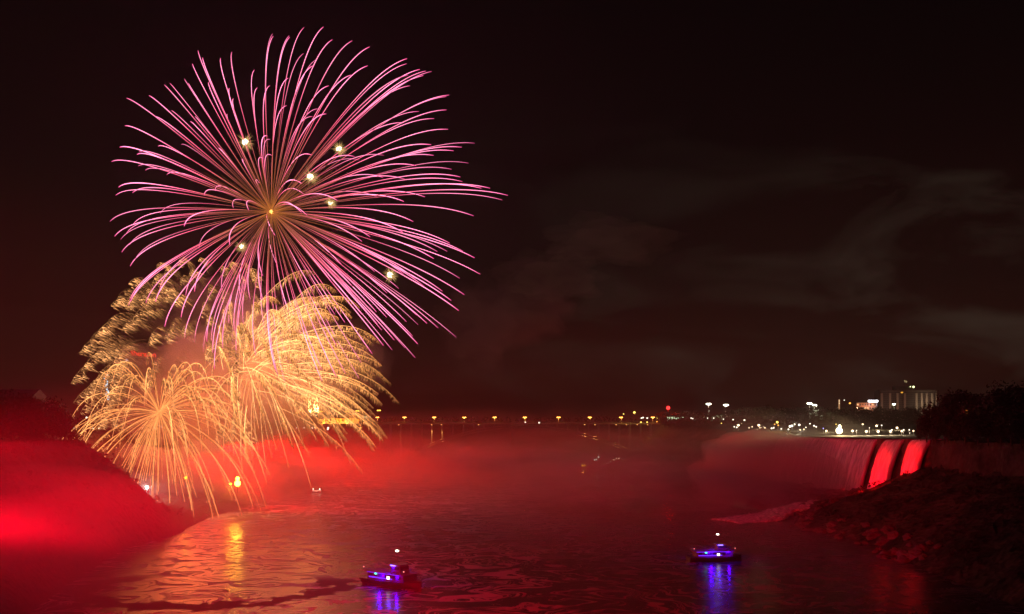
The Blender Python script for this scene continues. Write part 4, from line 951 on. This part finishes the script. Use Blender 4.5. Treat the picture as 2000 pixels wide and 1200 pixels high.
for i, (px, py, c) in enumerate([(1161, 898, 'w'), (1165, 898, 'g'), (1169, 893, 'w')]):
    dock_lamp(px, py, 1160, 1.0, WH if c == 'w' else (0.8, 1, 0.7), 1.8, 0, f'small white light on the shore platform right of the orange pair, {ORD[i]} from the left', key='plat_' + c, group='white lights on the shore platform')
for i, (px, py) in enumerate([(1168, 908), (1178, 907), (1186, 905), (1193, 902), (1199, 898.5), (1204, 896), (1209, 896)]):
    dock_lamp(px, py, 1150, 0.8 if i < 4 else 1.0, (1, 0.55, 0.35), 0.7 if i < 4 else 1.5, 0, f'dim path light climbing the right shore, {ORD[i]} from the bottom', key='path_%d' % (i > 3), group='path lights up the right shore')

# ------------------------------------------------------------------ tour boats
def boat(px, py, Y, rz, label, kind='blue', scale=1.0, group=None):
    p = at(px, py, Y); root = empty('tour_boat', (p.x, Y, 0), rz, label=label, cat='boat', group=group)
    m = MB(); n = 22; ring = []; L = 24.0
    for i in range(n):                                             # lofted hull, bow toward +x
        t = i / (n - 1); x = -L / 2 + L * t; wd = 4.2 * (1 - max(0, (t - 0.55) / 0.45) ** 2.2) * (0.9 + 0.1 * min(1, t * 6)) + 0.04; sh = 2.1 + 0.9 * max(0, t - 0.5) ** 2 * 4 * 0.6
        ring.append([(x, -wd, sh), (x + 0.02, -wd * 0.92, 0.9), (x, -wd * 0.6, -0.5), (x, 0, -0.9), (x, wd * 0.6, -0.5), (x + 0.02, wd * 0.92, 0.9), (x, wd, sh)])
    vs = [v for r in ring for v in r]; fs = [(a * 7 + k, a * 7 + 7 + k, a * 7 + 8 + k, a * 7 + 1 + k) for a in range(n - 1) for k in range(6)]
    fs += [tuple(range(7))[::-1]] + [tuple((n - 1) * 7 + k for k in range(7))] + [(a * 7, a * 7 + 6, a * 7 + 13, a * 7 + 7) for a in range(n - 1)]
    m.add(vs, fs); m.build('hull', HULLM if kind == 'blue' else CABM, root)
    m = MB()
    for i in range(n - 1):
        for k in (0, 6): a = ring[i][k]; b = ring[i + 1][k]; m.tube((a[0], a[1] * 1.02, a[2] - 0.2), (b[0], b[1] * 1.02, b[2] - 0.2), 0.24, n=6)
    m.build('rubbing_strake', mat('rubber', (0.02, 0.02, 0.02), 0.8), root)
    m = MB(); m.box((-1.0, 0, 3.25), (16, 6.4, 2.3)); m.build('cabin', CABM, root)
    for s in (-1, 1):
        for i in range(7):
            m = MB(); m.box((-7.4 + i * 2.1, s * 3.22, 3.5), (1.5, 0.08, 1.0)); m.build('window', GLASS, root)
    m = MB(); m.box((-1.2, 0, 4.5), (18.5, 7.6, 0.18)); m.build('upper_deck', DECKM, root)
    m = MB()
    for s in (-1, 1):
        for zz in (5.05, 5.6): m.tube((-10.3, s * 3.7, zz), (7.9, s * 3.7, zz), 0.05, n=5)
        for i in range(14): m.tube((-10.3 + i * 1.4, s * 3.7, 4.55), (-10.3 + i * 1.4, s * 3.7, 5.65), 0.05, n=5)
    for x in (-10.3, 7.9):
        for zz in (5.05, 5.6): m.tube((x, -3.7, zz), (x, 3.7, zz), 0.05, n=5)
    m.build('railing', CABM, root)
    m = MB(); m.box((2.6, 0, 5.9), (4.2, 4.4, 2.6), taper=0.86); wh = m.build('wheelhouse', CABM, root)
    m = MB(); m.box((4.72, 0, 6.25), (0.12, 3.6, 1.0)); m.build('window', GLASS, wh)
    for s in (-1, 1): m = MB(); m.box((2.6, s * 2.16, 6.25), (3.4, 0.1, 0.95)); m.build('window', GLASS, wh)
    m = MB(); m.box((2.4, 0, 7.3), (4.8, 4.9, 0.18)); m.build('wheelhouse_roof', DECKM, root)
    m = MB(); m.tube((1.4, 0, 7.35), (1.2, 0, 11.2), 0.14, 0.08); m.tube((1.3, -1.1, 9.4), (1.3, 1.1, 9.4), 0.06); m.box((1.3, 0, 9.7), (0.25, 1.6, 0.2)); mast = m.build('mast', DARKM, root)
    if kind == 'blue':
        BL = glow('led_blue', (0.10, 0.02, 1.0), 2.2); BL2 = glow('led_bright', (0.20, 0.12, 1.0), 5.0)
        m = MB(); m.ball((1.3, 0, 11.5), 0.42, n=10, k=6, sq=(1.5, 1.2, 0.7)); m.build('mast_light', glow('mast_white', (1, 0.92, 0.72), 9), mast)
        for s in (-1, 1):
            m = MB(); m.box((-2.0, s * 3.34, 4.28), (14.5, 0.12, 0.14)); m.build('deck_light_strip', BL, root)
            m = MB(); m.box((-3.0, s * 3.30, 2.75), (10.5, 0.14, 0.3)); m.build('deck_light_strip', BL, root)
            m = MB(); m.box((5.6, s * 2.9, 3.3), (2.2, 0.12, 0.32)); m.build('deck_light_strip', BL2, root)
            m = MB(); m.box((1.8, s * 2.5, 7.05), (2.2, 0.14, 0.34)); m.build('wheelhouse_light', BL2, root)
            lamp('deck_glow', 'POINT', Matrix.Rotation(rz, 4, 'Z') @ Vector((-3, s * 4.6, 3.8)) + root.location, (0.07, 0.0, 1.0), 1300, radius=0.4, parent=None).parent = None
            lamp('deck_glow', 'POINT', Matrix.Rotation(rz, 4, 'Z') @ Vector((5, s * 4.0, 4.0)) + root.location, (0.07, 0.0, 1.0), 800, radius=0.4)
            lamp('deck_glow', 'POINT', Matrix.Rotation(rz, 4, 'Z') @ Vector((1, s * 3.6, 7.0)) + root.location, (0.07, 0.0, 1.0), 700, radius=0.4)
        m = MB(); m.box((0.6, -3.34, 3.1), (1.2, 0.12, 0.9)); m.build('doorway_light', glow('door_white', (1, 0.86, 0.72), 3.2), root)
        m = MB(); m.box((0.6, 3.34, 3.1), (1.2, 0.12, 0.9)); m.build('doorway_light', glow('door_white', (1, 0.86, 0.72), 3.2), root)
        m = MB(); m.ball((-5, -3.5, 4.0), 0.4, n=8, k=5, sq=(1.5, .5, .7)); m.build('navigation_light', glow('nav_green', (0.05, 1.0, 0.45), 3), root)
        for x in (-10.3, 7.9): m = MB(); m.ball((x, -3.7, 5.8), 0.18, n=8, k=5); m.build('rail_light', glow('nav_red', (1.0, 0.25, 0.25), 3), root)
    else:
        for s in (-1, 1): m = MB(); m.box((-1.0, s * 3.3, 2.6), (12, 0.12, 0.35)); m.build('deck_light_strip', glow('deck_warm', (1.0, 0.50, 0.32), 6.0), root)
        for x in (-5.5, 3.5): m = MB(); m.ball((x, -3.9, 4.9), 0.55, n=8, k=5); m.build('deck_lamp', glow('deck_lamp', (1, 0.8, 0.65), 16.0), root)
    if kind == 'blue':                                            # passengers in ponchos on the upper deck
        pass
    root.scale = (scale,) * 3
    return root
b1 = boat(770, 1145, 353, R(-38), 'dark tour boat with blue deck lights nearest the camera, left of centre', scale=1.12)
b2 = boat(1396, 1095, 417, R(6), 'dark tour boat with blue deck lights farther right, seen broadside', scale=0.98)
boat(557, 957, 845, R(4), 'pale docked boat with one white lamp in the red mist', kind='warm', scale=0.95, group='boats moored off the left shore')
boat(621, 962, 812, R(-5), 'smallest moored boat right of the pale docked boat', kind='warm', scale=0.62, group='boats moored off the left shore')
boat(502, 952, 860, R(20), 'faint moored boat just right of the dazzling amber lights', kind='warm', scale=0.6, group='boats moored off the left shore')
